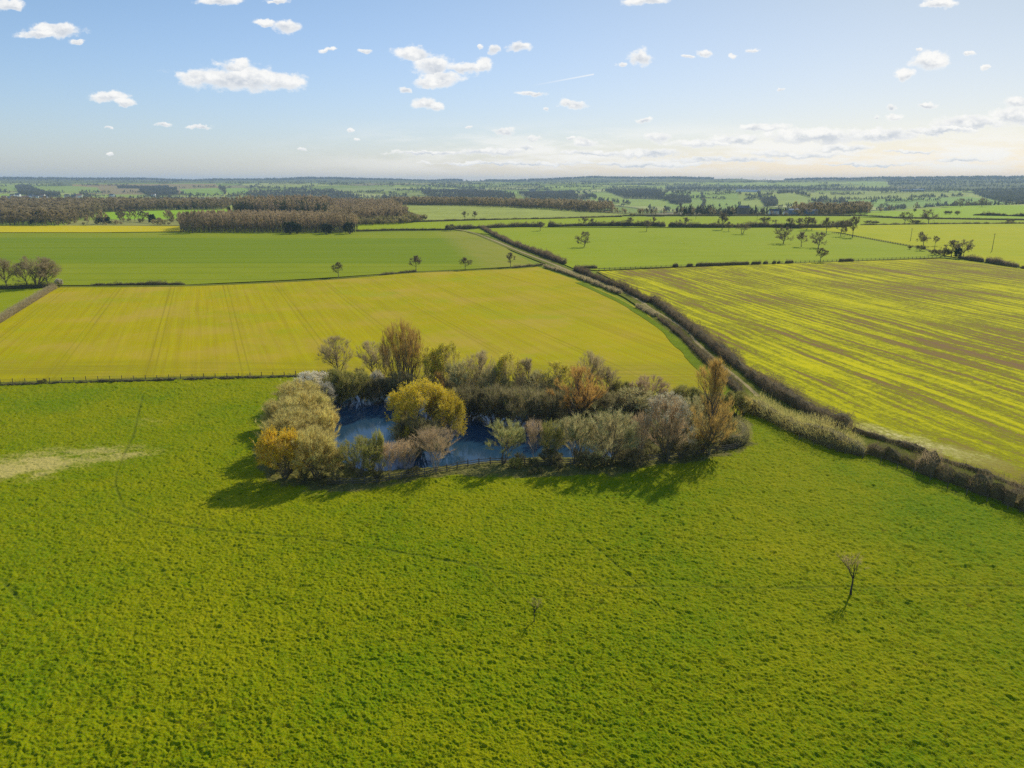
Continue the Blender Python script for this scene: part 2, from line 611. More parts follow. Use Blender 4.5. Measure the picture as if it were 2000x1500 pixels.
at = g.node('ShaderNodeAttribute', attribute_name='cover')
co = g.node('ShaderNodeTexCoord').outputs['Object']
n1 = g.noise(co, 0.012, 5, 0.6)
n2 = g.noise(co, 0.11, 4, 0.6)
c = g.mix(g.map(n1, 0.3, 0.7), at.outputs[0], g.mix(0.5, at.outputs[0], (0.20, 0.22, 0.02)))
c = g.mix(g.map(n2, 0.35, 0.7, 0, 0.35), c, (0.15, 0.19, 0.04))
finish(g, c, 0.95, n2, 0.5, 1.5, spec=0.03)
gm = mesh_np('ground', V, F, [M_GROUND], True, attrs={'cover': ('FLOAT_COLOR', cover)})
ground = tag(link('ground', gm), kind='structure')


# ------------------------------------------------------------------ field surfaces
def field_mat(name, cols, stripes=None, fine=1.2, mid=0.06, big=0.012, bstr=0.5, bdist=0.12, extra=None, rough=0.92):
    m, g = material(name)
    co = g.node('ShaderNodeTexCoord').outputs['Object']
    nb = g.noise(co, big, 5, 0.6, 0.3)
    nm = g.noise(co, mid, 6, 0.62)
    nf = g.noise(co, fine, 5, 0.7)
    f = g.math('MULTIPLY_ADD', nb, 0.75, g.math('MULTIPLY', nm, 0.55))
    f = g.math('MULTIPLY_ADD', nf, 0.35, f)
    f = g.map(f, 0.55, 1.12)
    c = g.ramp(f, [(i / (len(cols) - 1), q) for i, q in enumerate(cols)])
    if extra:
        c = extra(g, co, c, nf, nm)
    finish(g, c, rough, nf, bstr, bdist, spec=0.03)
    return m


def dirvec(g, co, az):
    """coordinates along / across a compass direction az (right of the view)"""
    s, c_ = math.sin(az), math.cos(az)
    al = g.vec('DOT_PRODUCT', co, (s, c_, 0))
    ac = g.vec('DOT_PRODUCT', co, (c_, -s, 0))
    return al, ac


def tram(g, ac, spacing, off, gauge=1.9, wid=0.32):
    """pairs of wheel tracks every `spacing` metres -> mask"""
    t = g.math('MODULO', g.math('ADD', ac, 10000 * spacing + off), spacing)
    t = g.math('ABSOLUTE', g.math('SUBTRACT', t, spacing / 2))
    t = g.math('ABSOLUTE', g.math('SUBTRACT', t, gauge / 2))
    return g.map(t, wid * 1.2, wid * 0.5)


def drill(g, al, ac, sa_, sc_, seed=0.0):
    cmb = g.node('ShaderNodeCombineXYZ')
    g.put(cmb.inputs[0], g.math('MULTIPLY', al, sa_))
    g.put(cmb.inputs[1], g.math('MULTIPLY', ac, sc_))
    cmb.inputs[2].default_value = seed
    return g.noise(cmb.outputs[0], 1.0, 5, 0.62)


def ex_left(g, co, c, nf, nm):
    al, ac = dirvec(g, co, math.radians(-22.9))
    d = drill(g, al, ac, 0.012, 0.55)
    c = g.mix(g.map(d, 0.42, 0.64, 0, 0.55), c, (0.29, 0.225, 0.005))
    d2 = drill(g, al, ac, 0.01, 2.2, 4.0)
    c = g.mix(g.map(d2, 0.48, 0.66, 0, 0.4), c, (0.33, 0.21, 0.01))
    pale = g.noise(co, 0.03, 5, 0.6)
    c = g.mix(g.math('MULTIPLY', g.map(pale, 0.48, 0.66, 0, 0.7), g.map(nf, 0.3, 0.7, 0.5, 1)), c, (0.42, 0.29, 0.05))
    grn = g.noise(g.vec('ADD', co, (40, 10, 0)), 0.02, 6, 0.7)
    c = g.mix(g.map(grn, 0.54, 0.7, 0, 0.8), c, (0.28, 0.31, 0.004))
    t = tram(g, ac, 24.0, TRAM_OFF)
    c = g.mix(g.math('MULTIPLY', t, 0.30), c, (0.17, 0.135, 0.008))
    # headland along the near edge
    sp = g.node('ShaderNodeSeparateXYZ')
    g.put(sp.inputs[0], co)
    hl = g.map(g.math('ADD', sp.outputs[1], g.math('MULTIPLY', sp.outputs[0], 0.02)), 201, 195)
    rr = drill(g, sp.outputs[1], sp.outputs[0], 0.9, 0.02, 3.0)
    c = g.mix(g.math('MULTIPLY', hl, g.map(rr, 0.42, 0.6, 0.1, 0.75)), c, (0.25, 0.215, 0.012))
    return c


TRAM_OFF = 6.0


def ex_rape(g, co, c, nf, nm):
    al, ac = dirvec(g, co, math.radians(-12.5))
    w = g.noise(co, 0.02, 3, 0.5)
    acw = g.math('MULTIPLY_ADD', w, 8.0, ac)
    big = drill(g, al, acw, 0.006, 0.16, 1.0)
    med = drill(g, al, acw, 0.013, 0.30, 2.0)
    fin = drill(g, al, acw, 0.06, 1.1, 5.0)
    clump = g.noise(co, 0.45, 5, 0.75)
    f = g.math('MULTIPLY_ADD', big, 0.45, g.math('MULTIPLY_ADD', med, 0.6, g.math('MULTIPLY', fin, 0.35)))
    f = g.math('MULTIPLY_ADD', g.math('SUBTRACT', nf, 0.5), 0.35, f)
    f = g.math('MULTIPLY_ADD', g.math('SUBTRACT', clump, 0.5), 0.45, f)
    row = g.math('SINE', g.math('MULTIPLY', acw, 1.75))
    f = g.math('MULTIPLY_ADD', row, 0.035, f)
    patch = g.noise(co, 0.016, 4, 0.6)
    f = g.math('MULTIPLY_ADD', g.math('SUBTRACT', patch, 0.5), 0.5, f)
    c = g.ramp(g.map(f, 0.51, 0.89), [(0.0, (0.21, 0.125, 0.05)), (0.22, (0.22, 0.14, 0.035)), (0.4, (0.20, 0.185, 0.006)),
                                    (0.58, (0.31, 0.30, 0.001)), (0.72, (0.43, 0.395, 0.001)), (1.0, (0.54, 0.47, 0.001))])
    # softer, greener towards the near hedge
    sp = g.node('ShaderNodeSeparateXYZ')
    g.put(sp.inputs[0], co)
    nearg = g.map(sp.outputs[1], 170, 105)
    c = g.mix(g.math('MULTIPLY', nearg, 0.5), c, (0.27, 0.275, 0.003))
    # bleached, broken strip of dead grass beside the near hedge
    A_, B_ = np.array(flat(1672, 832)), np.array(flat(1900, 894))
    L_ = float(np.linalg.norm(B_ - A_))
    d_ = (B_ - A_) / L_
    rel_ = g.vec('SUBTRACT', co, (float(A_[0]), float(A_[1]), 0))
    sa_ = g.vec('DOT_PRODUCT', rel_, (float(d_[0]), float(d_[1]), 0))
    sc_ = g.math('ABSOLUTE', g.vec('DOT_PRODUCT', rel_, (float(-d_[1]), float(d_[0]), 0)))
    wn = g.noise(co, 0.22, 4, 0.65)
    wob_ = g.math('MULTIPLY_ADD', g.math('SUBTRACT', wn, 0.5), 11.0, sc_)
    m_ = g.math('MULTIPLY', g.map(wob_, 4.5, 1.5), g.math('MULTIPLY', g.map(sa_, -3, 3), g.map(sa_, L_ + 8, L_ - 8)))
    bright = g.ramp(g.math('MULTIPLY_ADD', nf, 0.6, g.math('MULTIPLY', clump, 0.5)), [(0.3, (0.17, 0.20, 0.008)), (0.5, (0.33, 0.31, 0.05)), (0.62, (0.55, 0.47, 0.17)), (0.72, (0.72, 0.64, 0.38))])
    c = g.mix(g.math('MULTIPLY', m_, 0.9), c, bright)
    t = tram(g, ac, 24.0, 3.0)
    c = g.mix(g.math('MULTIPLY', t, 0.4), c, (0.16, 0.13, 0.03))
    return c


def ex_rows(az, sc, col, amt, tsp=24, toff=0):
    def f(g, co, c, nf, nm):
        al, ac = dirvec(g, co, math.radians(az))
        d = drill(g, al, ac, 0.006, sc)
        c = g.mix(g.map(d, 0.42, 0.62, 0, amt), c, col)
        t = tram(g, ac, tsp, toff, 2.0, 0.5)
        return g.mix(g.math('MULTIPLY', t, 0.3), c, tuple(v * 0.5 for v in col))
    return f


def ex_green(g, co, c, nf, nm):
    # darker main sowing with paler bands in front and behind
    sp = g.node('ShaderNodeSeparateXYZ')
    g.put(sp.inputs[0], co)
    y = g.math('MULTIPLY_ADD', sp.outputs[0], 0.015, sp.outputs[1])
    y = g.math('MULTIPLY_ADD', nm, 6.0, y)
    m = g.math('MULTIPLY', g.map(y, 452, 457), g.map(y, 672, 662))
    m = g.math('MULTIPLY', m, g.map(sp.outputs[0], 0, -45))
    c = g.mix(g.math('MULTIPLY', m, 0.8), c, (0.14, 0.205, 0.003))
    al, ac = dirvec(g, co, math.radians(88))
    d = drill(g, al, ac, 0.004, 0.12)
    c = g.mix(g.map(d, 0.42, 0.62, 0, 0.6), c, (0.21, 0.25, 0.006))
    t = tram(g, ac, 28.0, 5.0, 2.2, 1.0)
    c = g.mix(g.math('MULTIPLY', t, 0.3), c, (0.10, 0.12, 0.01))
    tri = g.map(g.math('MULTIPLY_ADD', sp.outputs[1], 0.18, sp.outputs[0]), 52, 68)
    d3 = drill(g, *dirvec(g, co, math.radians(-38)), 0.01, 0.5, 7.0)
    c = g.mix(g.math('MULTIPLY', tri, g.map(d3, 0.38, 0.62, 0.15, 0.85)), c, (0.30, 0.26, 0.045))
    return c


def sheet(name, mat, pxpoly, step=60.0, lift=0.05, zmax=None):
    """a field: polygon on the ground, cut into a grid and laid on the terrain"""
    import bmesh
    pts = []
    n = len(pxpoly)
    for i in range(n):
        p, q_ = pxpoly[i], pxpoly[(i + 1) % n]
        h0, h1 = hit(*p), hit(*q_)
        L_ = math.hypot(h1[0] - h0[0], h1[1] - h0[1])
        k = max(1, min(12, int(L_ / step)))
        for j in range(k):
            pts.append((h0[0] + (h1[0] - h0[0]) * j / k, h0[1] + (h1[1] - h0[1]) * j / k))
    bm = bmesh.new()
    vs = [bm.verts.new((x, y, 0)) for x, y in pts]
    bm.faces.new(vs)
    xs = [p[0] for p in pts]
    ys = [p[1] for p in pts]
    for ax, lo, hi in ((0, min(xs), max(xs)), (1, min(ys), max(ys))):
        k = lo + step
        while k < hi:
            co_ = [0, 0, 0]
            co_[ax] = k
            no = [0, 0, 0]
            no[ax] = 1
            bmesh.ops.bisect_plane(bm, geom=bm.verts[:] + bm.edges[:] + bm.faces[:], plane_co=co_, plane_no=no)
            k += step
    bmesh.ops.triangulate(bm, faces=bm.faces[:])
    bm.normal_update()
    for f in bm.faces:
        if f.normal.z < 0:
            f.normal_flip()
    P_ = np.array([v.co[:] for v in bm.verts])
    zz = terrain(P_[:, 0], P_[:, 1])
    rr = np.hypot(P_[:, 0], P_[:, 1])
    lf = lift + 0.25 * smooth(600, 1200, rr)
    for v, z_, l_ in zip(bm.verts, zz, lf):
        v.co.z = z_ + l_
    me = bpy.data.meshes.new(name)
    bm.to_mesh(me)
    bm.free()
    me.materials.append(mat)
    return tag(link(name, me), kind='structure')


F1_L = [(-700, 745), (-600, 1010), (-170, 690), (0, 636)]
F1 = [(115, 560), (360, 558), (560, 549), (660, 543), (800, 533), (910, 528), (1000, 523), (1050, 521), (1130, 549), (1200, 578), (1260, 610),
      (1310, 655), (1350, 695), (1375, 722), (1400, 760), (1436, 790), (1300, 776), (1000, 745), (600, 733), (300, 740), (0, 748), (-500, 763), (-600, 800),
      (-250, 712), (0, 632)]
sheet('crop_field', field_mat('young_yellowing_crop', [(0.25, 0.255, 0.001), (0.345, 0.315, 0.001), (0.405, 0.33, 0.002), (0.42, 0.31, 0.006)], extra=ex_left, fine=1.6), F1, 40)
F7 = [(1165, 530), (1320, 523), (1500, 516), (1650, 511), (1835, 505), (1900, 511), (2000, 526), (2500, 600), (3300, 900), (2400, 1120), (2000, 962), (1850, 905), (1700, 858),
      (1640, 840), (1560, 795), (1470, 745), (1400, 692), (1340, 642), (1290, 598), (1225, 562)]
sheet('rape_field', field_mat('flowering_rape', [(0.2, 0.2, 0.01), (0.4, 0.35, 0.01)], extra=ex_rape, fine=1.3, bstr=0.8, bdist=0.2), F7, 40)
F2 = [(-900, 572), (-300, 562), (110, 557), (360, 556), (560, 547), (660, 541), (800, 531), (910, 526), (1000, 521), (1050, 519), (1010, 498), (965, 470),
      (905, 452), (700, 455), (360, 455), (0, 455), (-700, 456)]
sheet('crop_field', field_mat('green_cereal', [(0.17, 0.215, 0.004), (0.22, 0.255, 0.006), (0.27, 0.275, 0.015)], extra=ex_green, fine=0.8), F2, 60)
F4 = [(-900, 800), (-300, 715), (-60, 660), (0, 628), (70, 585), (108, 562), (-300, 566), (-900, 580)]
sheet('paddock', field_mat('paddock_grass', [(0.17, 0.22, 0.003), (0.23, 0.26, 0.004), (0.28, 0.28, 0.01)]), F4, 60)
F3 = [(-500, 441), (0, 441), (200, 441), (350, 442), (362, 452), (200, 454), (0, 454), (-600, 455)]
sheet('rape_field', field_mat('distant_rape', [(0.45, 0.37, 0.005), (0.55, 0.44, 0.005)], fine=0.5), F3, 80)
F5 = [(905, 451), (935, 447), (1000, 444), (1300, 446), (1500, 445), (1600, 449), (1640, 456), (1690, 466), (1790, 484), (1830, 494), (1838, 503), (1650, 509), (1500, 514),
      (1320, 521), (1165, 528), (1120, 524), (1070, 503), (1010, 480), (955, 458)]
sheet('oak_field', field_mat('pale_green_cereal', [(0.21, 0.265, 0.004), (0.25, 0.305, 0.007), (0.29, 0.315, 0.015)], extra=ex_rows(84, 0.10, (0.27, 0.30, 0.01), 0.5, 26, 3), fine=0.6), F5, 60)
F6 = [(1560, 446), (1690, 439), (1850, 437), (2000, 435), (2700, 434), (2700, 600), (2250, 556), (2000, 522), (1900, 508), (1845, 499), (1790, 482), (1690, 464), (1640, 454)]
sheet('crop_field', field_mat('bright_yellow_green', [(0.28, 0.31, 0.001), (0.37, 0.36, 0.001), (0.43, 0.38, 0.001)], extra=ex_rows(95, 0.06, (0.33, 0.36, 0.005), 0.6, 26, 3), fine=0.5), F6, 60)
F8 = [(695, 450), (700, 439), (800, 435), (1000, 429), (1225, 424), (1640, 423), (1760, 428), (2000, 431), (2500, 434), (2500, 437), (2000, 436), (1690, 440), (1600, 445), (1300, 444), (1000, 443), (940, 445), (870, 449)]
sheet('pasture_strip', field_mat('far_meadow', [(0.24, 0.29, 0.005), (0.28, 0.335, 0.008)], fine=0.4), F8, 80)
F9 = [(782, 401), (950, 404), (1100, 410), (1222, 419), (1215, 423), (1000, 428), (830, 431), (812, 423)]
sheet('rough_field', field_mat('rough_pasture', [(0.20, 0.22, 0.05), (0.30, 0.33, 0.06), (0.36, 0.39, 0.09)], fine=0.35, mid=0.05, bstr=1.0, bdist=0.8), F9, 60)
F10 = [(180, 428), (205, 415), (330, 411), (446, 409), (447, 417), (360, 424), (355, 428), (230, 429)]
sheet('crop_field', field_mat('lime_meadow', [(0.22, 0.36, 0.012), (0.26, 0.40, 0.015)], fine=0.4), F10, 60)
F11 = [(120, 441), (150, 431), (230, 429), (355, 428), (352, 441)]
sheet('rough_field', field_mat('scrub_grass', [(0.17, 0.19, 0.04), (0.26, 0.25, 0.07), (0.30, 0.30, 0.08)], fine=0.4, mid=0.08), F11, 60)
F12 = [(1660, 424), (1700, 413), (1760, 407), (1850, 403.5), (1960, 401), (2600, 400), (2600, 431), (2000, 428), (1760, 425)]
sheet('crop_field', field_mat('crest_meadow', [(0.23, 0.33, 0.015), (0.29, 0.38, 0.025)], fine=0.4), F12, 80)

# ------------------------------------------------------------------ the near pasture: tussocky turf with real relief
HEDGE_R = [(1440, 795), (1480, 812), (1550, 846), (1655, 884), (1730, 900), (1850, 946), (2000, 1000), (2300, 1115)]
PAST_TOP = [(-900, 779), (-500, 768), (0, 752), (300, 742), (600, 735), (1000, 745), (1300, 776), (1436, 790)]
HR_W = [flat(x, y) for x, y in HEDGE_R]
past = [flat(x, y) for x, y in PAST_TOP] + [flat(x, y - 10) for x, y in HEDGE_R] + [(120, 40), (120, 12), (-120, 12), (-260, 60)]
ncol = 1250
pa = np.linspace(-0.74, 0.74, ncol)
# ring spacing follows 1/angle so that tussocks stay resolved all the way
el_ = np.linspace(math.radians(47.5), math.radians(12.0), 1000)
pr = CAM_H / np.tan(el_)
AZ, R = np.meshgrid(pa, pr)
X, Y = R * np.sin(AZ), R * np.cos(AZ)
keep = inpoly(X, Y, past)
Z = terrain(X, Y)
cw = [flat(x, y) for x, y in [(508, 915), (545, 948), (620, 960), (700, 958), (800, 940), (900, 928), (1000, 938), (1100, 930), (1200, 928), (1300, 908),
                              (1400, 893), (1462, 878), (1468, 835), (1420, 800), (1440, 785), (1300, 770), (1000, 745), (640, 730), (590, 748), (540, 790), (512, 850)]]
dcop = segdist(X, Y, cw, True)
incop = inpoly(X, Y, cw)
sd = np.where(incop, -dcop, dcop)
nfr = fbm(X / 3.0, Y / 3.0, 4, 41)
litter = smooth(1.6, -1.6, sd + 5.0 * (nfr - 0.5))


def blob(cx, cy, rx, ry, rot=0):
    c0 = flat(cx, cy)
    c1 = flat(cx + rx, cy)
    c2 = flat(cx, cy + ry)
    ax, by = abs(c1[0] - c0[0]), abs(c2[1] - c0[1])
    return np.exp(-(((X - c0[0]) / ax) ** 2 + ((Y - c0[1]) / by) ** 2))


straw = blob(85, 903, 92, 34) * 1.35 + blob(240, 885, 80, 18) + blob(40, 915, 60, 22) + blob(290, 825, 50, 12) * 0.6 + blob(130, 800, 60, 12) * 0.35 + blob(1240, 905, 90, 14) * 0.5 + \
    blob(960, 925, 90, 12) * 0.6 + blob(60, 845, 80, 12) * .3 + blob(620, 965, 60, 10) * .5
straw = straw * (1.25 * fbm(X / 3.2, Y / 1.6, 4, 51))
brown = blob(110, 897, 38, 7) * smooth(0.45, 0.6, fbm(X / 1.1, Y / 1.1, 3, 52))
trk = np.zeros(X.shape)
TRACKLINES = []
for line, wd in (([(278, 772), (262, 845), (226, 925), (224, 950), (240, 990), (300, 1018), (400, 1036), (600, 1052), (750, 1075), (940, 1108), (1060, 1128), (1200, 1146), (1440, 1149), (2000, 1146)], 0.28),
                 ([(930, 1100), (960, 1135), (1012, 1196)], 0.2), ([(0, 1130), (30, 1165), (70, 1205)], 0.3),
                 ([(1655, 884), (1700, 900), (1850, 960), (1990, 1010)], 0.35), ([(1150, 1060), (1230, 1125), (1300, 1200)], 0.15)):
    wl = [flat(*p) for p in line]
    TRACKLINES.append(wl)
    wob = 0.5 * (vnoise(X / 2.5, Y / 2.5, 61) - 0.5)
    trk = np.maximum(trk, smooth(wd * 1.3, wd * 0.3, segdist(X + wob, Y - wob, wl)) * (0.55 + 0.45 * vnoise(X / 4, Y / 4, 62)))
# relief: sward ripples, tussocks, hoof pits
wX = X + 0.9 * (fbm(X / 1.3, Y / 1.3, 3, 101) - 0.5)
wY = Y + 0.9 * (fbm(X / 1.3 + 40, Y / 1.3, 3, 102) - 0.5)
t1_ = fbm(wX / 0.95, wY / 0.70, 4, 71, 0.62)
t2_ = fbm(wX / 0.33 + 5, wY / 0.27, 3, 75, 0.65)
tus = vnoise(X / 1.15 + 0.5 * vnoise(X / 3, Y / 3, 77), Y / 0.95, 78)
dens = smooth(0.42, 0.66, fbm(X / 16, Y / 13, 3, 79))
tus = smooth(0.74, 0.92, tus) * (0.35 + 0.65 * dens)
t3_ = fbm(wX / 2.8, wY / 2.0, 2, 90)
relief = 0.27 * (t1_ - 0.5) + 0.40 * (t2_ - 0.5) + 0.12 * (t3_ - 0.5) + 0.18 * tus * (1 + 0.8 * (fbm(X / 0.35, Y / 0.35, 2, 88) - 0.5))
relief = relief * (1 - 0.75 * np.clip(trk, 0, 1)) * (1 - 0.35 * np.clip(straw, 0, 1))
relief = relief - 0.10 * trk + litter * 0.25 * (fbm(X / 0.9, Y / 0.9, 3, 81) - 0.4)
Z = Z + 0.12 + relief
att = np.stack([np.clip(straw, 0, 1).ravel(), np.clip(litter, 0, 1).ravel(), np.clip(trk, 0, 1).ravel(), np.ones(X.size)], 1)
hgt = (0.5 + 1.6 * relief / 0.6).ravel()
idx = -np.ones(X.size, np.int64)
ii, jj = np.meshgrid(np.arange(X.shape[0] - 1), np.arange(ncol - 1), indexing='ij')
kf = (keep[:-1, :-1] & keep[1:, :-1] & keep[:-1, 1:] & keep[1:, 1:]).ravel()
q = (ii * ncol + jj).ravel()[kf]
F = np.stack([q, q + ncol, q + ncol + 1, q + 1], 1)
F = F[:, ::-1]
used = np.unique(F)
idx[used] = np.arange(len(used))
F = idx[F]
V = np.stack([X.ravel(), Y.ravel(), Z.ravel()], 1)[used]
M_TURF, g = material('pasture_turf')
co = g.node('ShaderNodeTexCoord').outputs['Object']
at = g.node('ShaderNodeAttribute', attribute_name='cover')
ah = g.node('ShaderNodeAttribute', attribute_name='rel')
sp = g.node('ShaderNodeSeparateColor')
g.put(sp.inputs[0], at.outputs[0])
nb = g.noise(co, 0.035, 5, 0.6)
nm = g.noise(co, 0.35, 5, 0.65)
nf = g.noise(co, 2.6, 4, 0.7)
f = g.math('MULTIPLY_ADD', nb, 0.85, g.math('MULTIPLY_ADD', nm, 0.30, g.math('MULTIPLY', nf, 0.85)))
c = g.ramp(g.map(f, 0.60, 1.36), [(0, (0.055, 0.12, 0.001)), (0.3, (0.12, 0.185, 0.001)), (0.55, (0.19, 0.212, 0.001)), (0.78, (0.25, 0.245, 0.002)), (1, (0.33, 0.285, 0.012))])
# rank dark tufts standing proud of the sward
tf = g.noise(co, 1.05, 2, 0.5)
c = g.mix(g.math('MULTIPLY', g.map(tf, 0.66, 0.74, 0, 0.6), g.map(nb, 0.40, 0.6)), c, (0.035, 0.09, 0.004))
ff = g.noise(co, 6.0, 3, 0.7)
c = g.mix(g.map(ff, 0.62, 0.72, 0, 0.35), c, (0.36, 0.32, 0.05))
s_ = g.map(g.math('MULTIPLY_ADD', g.math('SUBTRACT', nf, 0.5), 1.5, sp.outputs[0]), 0.3, 1.0)
c = g.mix(s_, c, (0.45, 0.37, 0.10))
l_ = g.map(g.math('MULTIPLY_ADD', g.math('SUBTRACT', nm, 0.5), 0.9, sp.outputs[1]), 0.3, 0.7)
lc = g.ramp(g.map(nf, 0.3, 0.7), [(0, (0.055, 0.05, 0.018)), (0.5, (0.12, 0.115, 0.03)), (1, (0.24, 0.19, 0.07))])
c = g.mix(g.math('MULTIPLY', l_, 0.9), c, lc)
c = g.mix(g.math('MULTIPLY', sp.outputs[2], 0.55), c, (0.07, 0.09, 0.01))
finish(g, c, 0.9, g.math('MULTIPLY_ADD', ff, 0.4, nf), 0.8, 0.16, spec=0.03)
pm = mesh_np('pasture', V, F, [M_TURF], True, attrs={'cover': ('FLOAT_COLOR', att[used])})
pasture = tag(link('pasture', pm), kind='structure')
del X, Y, Z, R, AZ, PX, PY

# ------------------------------------------------------------------ pond water
M_WATER, g = material('pond_water')
co = g.node('ShaderNodeTexCoord').outputs['Object']
rip = g.noise(g.scale_xyz(co, (1.0, 2.2, 1)), 1.6, 3, 0.6)
out = g.node('ShaderNodeOutputMaterial')
p = g.node('ShaderNodeBsdfPrincipled')
p.inputs['Base Color'].default_value = (0.016, 0.048, 0.082, 1)
p.inputs['Roughness'].default_value = 0.06
p.inputs['IOR'].default_value = 1.33
p.inputs['Specular IOR Level'].default_value = 0.5
p.inputs['Specular Tint'].default_value = (0.45, 0.72, 1.0, 1)
b = g.node('ShaderNodeBump')
b.inputs['Strength'].default_value = 0.035
b.inputs['Distance'].default_value = 0.05
g.put(b.inputs['Height'], rip)
g.l.new(b.outputs[0], p.inputs['Normal'])
g.l.new(p.outputs[0], out.inputs[0])
cxp = sum(p_[0] for p_ in POND) / len(POND)
cyp = sum(p_[1] for p_ in POND) / len(POND)
wv = [(cxp, cyp, WATER_Z)] + [(cxp + (x - cxp) * 1.08, cyp + (y - cyp) * 1.08, WATER_Z) for x, y in POND]
n = len(POND)
wf = [(0, 1 + (i + 1) % n, 1 + i) for i in range(n)]
wm = mesh_np('pond_water', np.array(wv), np.array(wf), [M_WATER])
if wm.polygons[0].normal.z < 0:
    wm.flip_normals()
tag(link('pond_water', wm), kind='structure')


# ------------------------------------------------------------------ tracks, verges
def catmull(pts, n=8):
    pts = np.array(pts, float)
    P_ = np.vstack([2 * pts[0] - pts[1], pts, 2 * pts[-1] - pts[-2]])
    out_ = []
    for i in range(1, len(P_) - 2):
        for k in range(n):
            t = k / n
            a, b_, c_, d = P_[i - 1:i + 3]
            out_.append(0.5 * ((2 * b_) + (c_ - a) * t + (2 * a - 5 * b_ + 4 * c_ - d) * t * t + (3 * b_ - a - 3 * c_ + d) * t ** 3))
    out_.append(pts[-1])
    return np.array(out_)


def ribbon(name, line_px, width, mat, lift, wob=0.15, kind='structure', crown=0.0, wvar=0.0):
    L_ = catmull([hit(*p)[:2] for p in line_px], 14)
    d = np.gradient(L_, axis=0)
    d /= np.linalg.norm(d, axis=1)[:, None] + 1e-9
    nrm = np.stack([d[:, 1], -d[:, 0]], 1)
    s = np.arange(len(L_))
    cols = []
    m = 5
    for j in range(m):
        t = j / (m - 1) - 0.5
        w_ = width * (1 + wvar * (fbm(s * 0.13, s * 0, 3, 5) - 0.5))
        e_ = L_ + nrm * (t * w_ + wob * (fbm(s * 0.17 + 9 * j, s * 0, 3, 7 + j) - 0.5))[:, None]
        z_ = terrain(e_[:, 0], e_[:, 1]) + lift + crown * (1 - 4 * t * t)
        cols.append(np.column_stack([e_, z_]))
    V_ = np.concatenate(cols)
    n_ = len(L_)
    F_ = []
    for j in range(m - 1):
        for i in range(n_ - 1):
            F_.append((j * n_ + i, j * n_ + i + 1, (j + 1) * n_ + i + 1, (j + 1) * n_ + i))
    me = mesh_np(name, V_, np.array(F_), [mat], True)
    if me.polygons[0].normal.z < 0:
        me.flip_normals()
    return tag(link(name, me), kind=kind)


TRACK = [(880, 447), (916, 452), (965, 470), (1015, 491), (1070, 512), (1119, 532), (1187, 556), (1250, 588), (1275, 605), (1337, 643), (1362, 671), (1400, 706), (1460, 756), (1480, 775)]
M_TRACK = field_mat('stony_track', [(0.20, 0.17, 0.05), (0.32, 0.25, 0.11), (0.44, 0.34, 0.19)], fine=2.0, mid=0.4)
M_VERGE = field_mat('verge_grass', [(0.08, 0.095, 0.008), (0.145, 0.155, 0.015), (0.23, 0.20, 0.045)], fine=2.0, mid=0.3, bstr=1.0, bdist=0.3)
M_LUSH = field_mat('lush_verge', [(0.09, 0.13, 0.002), (0.15, 0.20, 0.002), (0.24, 0.25, 0.006)], fine=2.0, mid=0.3, bstr=1.0, bdist=0.3)
sheet('verge', M_VERGE, [(1225, 562), (1290, 598), (1340, 642), (1400, 692), (1470, 745), (1560, 795), (1640, 840), (1700, 858), (1850, 905), (2000, 962), (2300, 1080), (2300, 1135), (2000, 1012),
                         (1850, 958), (1730, 912), (1655, 894), (1550, 856), (1480, 824), (1436, 802), (1400, 765), (1375, 722), (1350, 695), (1310, 655), (1260, 610)], 30, 0.03)
ribbon('verge', TRACK, 9, M_VERGE, 0.085, 0.8, wvar=0.2)
ribbon('track', TRACK[:6], 2.3, M_TRACK, 0.13, 0.3)
ribbon('track', TRACK[5:], 1.15, M_TRACK, 0.13, 0.5, wvar=0.5)
ribbon('lush_verge', [(1130, 552), (1200, 584), (1240, 606), (1290, 640), (1330, 678), (1362, 712), (1395, 745), (1430, 780)], 3.4, M_LUSH, 0.14, 0.8, wvar=0.8)
ribbon('verge', [(1040, 521), (1000, 524), (910, 528), (800, 533), (660, 544), (560, 550), (360, 558), (115, 560)], 5.5, M_VERGE, 0.1, 1.0, wvar=0.5)
ribbon('verge', [(1125, 526), (1320, 521), (1500, 515), (1650, 510), (1838, 503)], 4.0, M_VERGE, 0.1, 0.8)
ribbon('verge', [(-500, 766), (0, 750), (300, 741), (600, 734)], 2.2, M_VERGE, 0.22, 0.6, wvar=0.6)
ribbon('verge', [(1600, 448), (1640, 456), (1690, 465), (1790, 483), (1835, 496)], 4, M_VERGE, 0.1, 0.8)
ribbon('verge', [(1680, 856), (1780, 888), (1900, 930), (2000, 966), (2200, 1045)], 6.0, M_VERGE, 0.10, 1.0)


# ------------------------------------------------------------------ bark, twig and leaf materials
def plant_mat(name, cols, transl=0.5, vary=0.2, scale=0.35, rough=0.85):
    m, g = material(name)
    if 'twigs' in name:
        cols = [tuple(min(0.8, q * (1.45 if name[:5] in ('hedge', 'woodl', 'plant') else 1.85 if name[:4] == 'dark' else 2.7)) for q in c_) for c_ in cols]
    geo = g.node('ShaderNodeNewGeometry')
    oi = g.node('ShaderNodeObjectInfo')
    n1 = g.noise(geo.outputs['Position'], scale, 3, 0.6)
    n2 = g.noise(geo.outputs['Position'], 4.0, 2, 0.6)
    f = g.math('MULTIPLY_ADD', n2, 0.7, g.math('MULTIPLY', n1, 0.7))
    f = g.map(f, 0.42, 0.98)
    c = g.ramp(f, [(i / max(1, len(cols) - 1), q) for i, q in enumerate(cols)])
    v = g.map(oi.outputs['Random'], 0, 1, 1 - vary, 1 + vary)
    c = g.vec('SCALE', c, scale=v)
    finish(g, c, rough, transl=transl, spec=0.15)
    return m


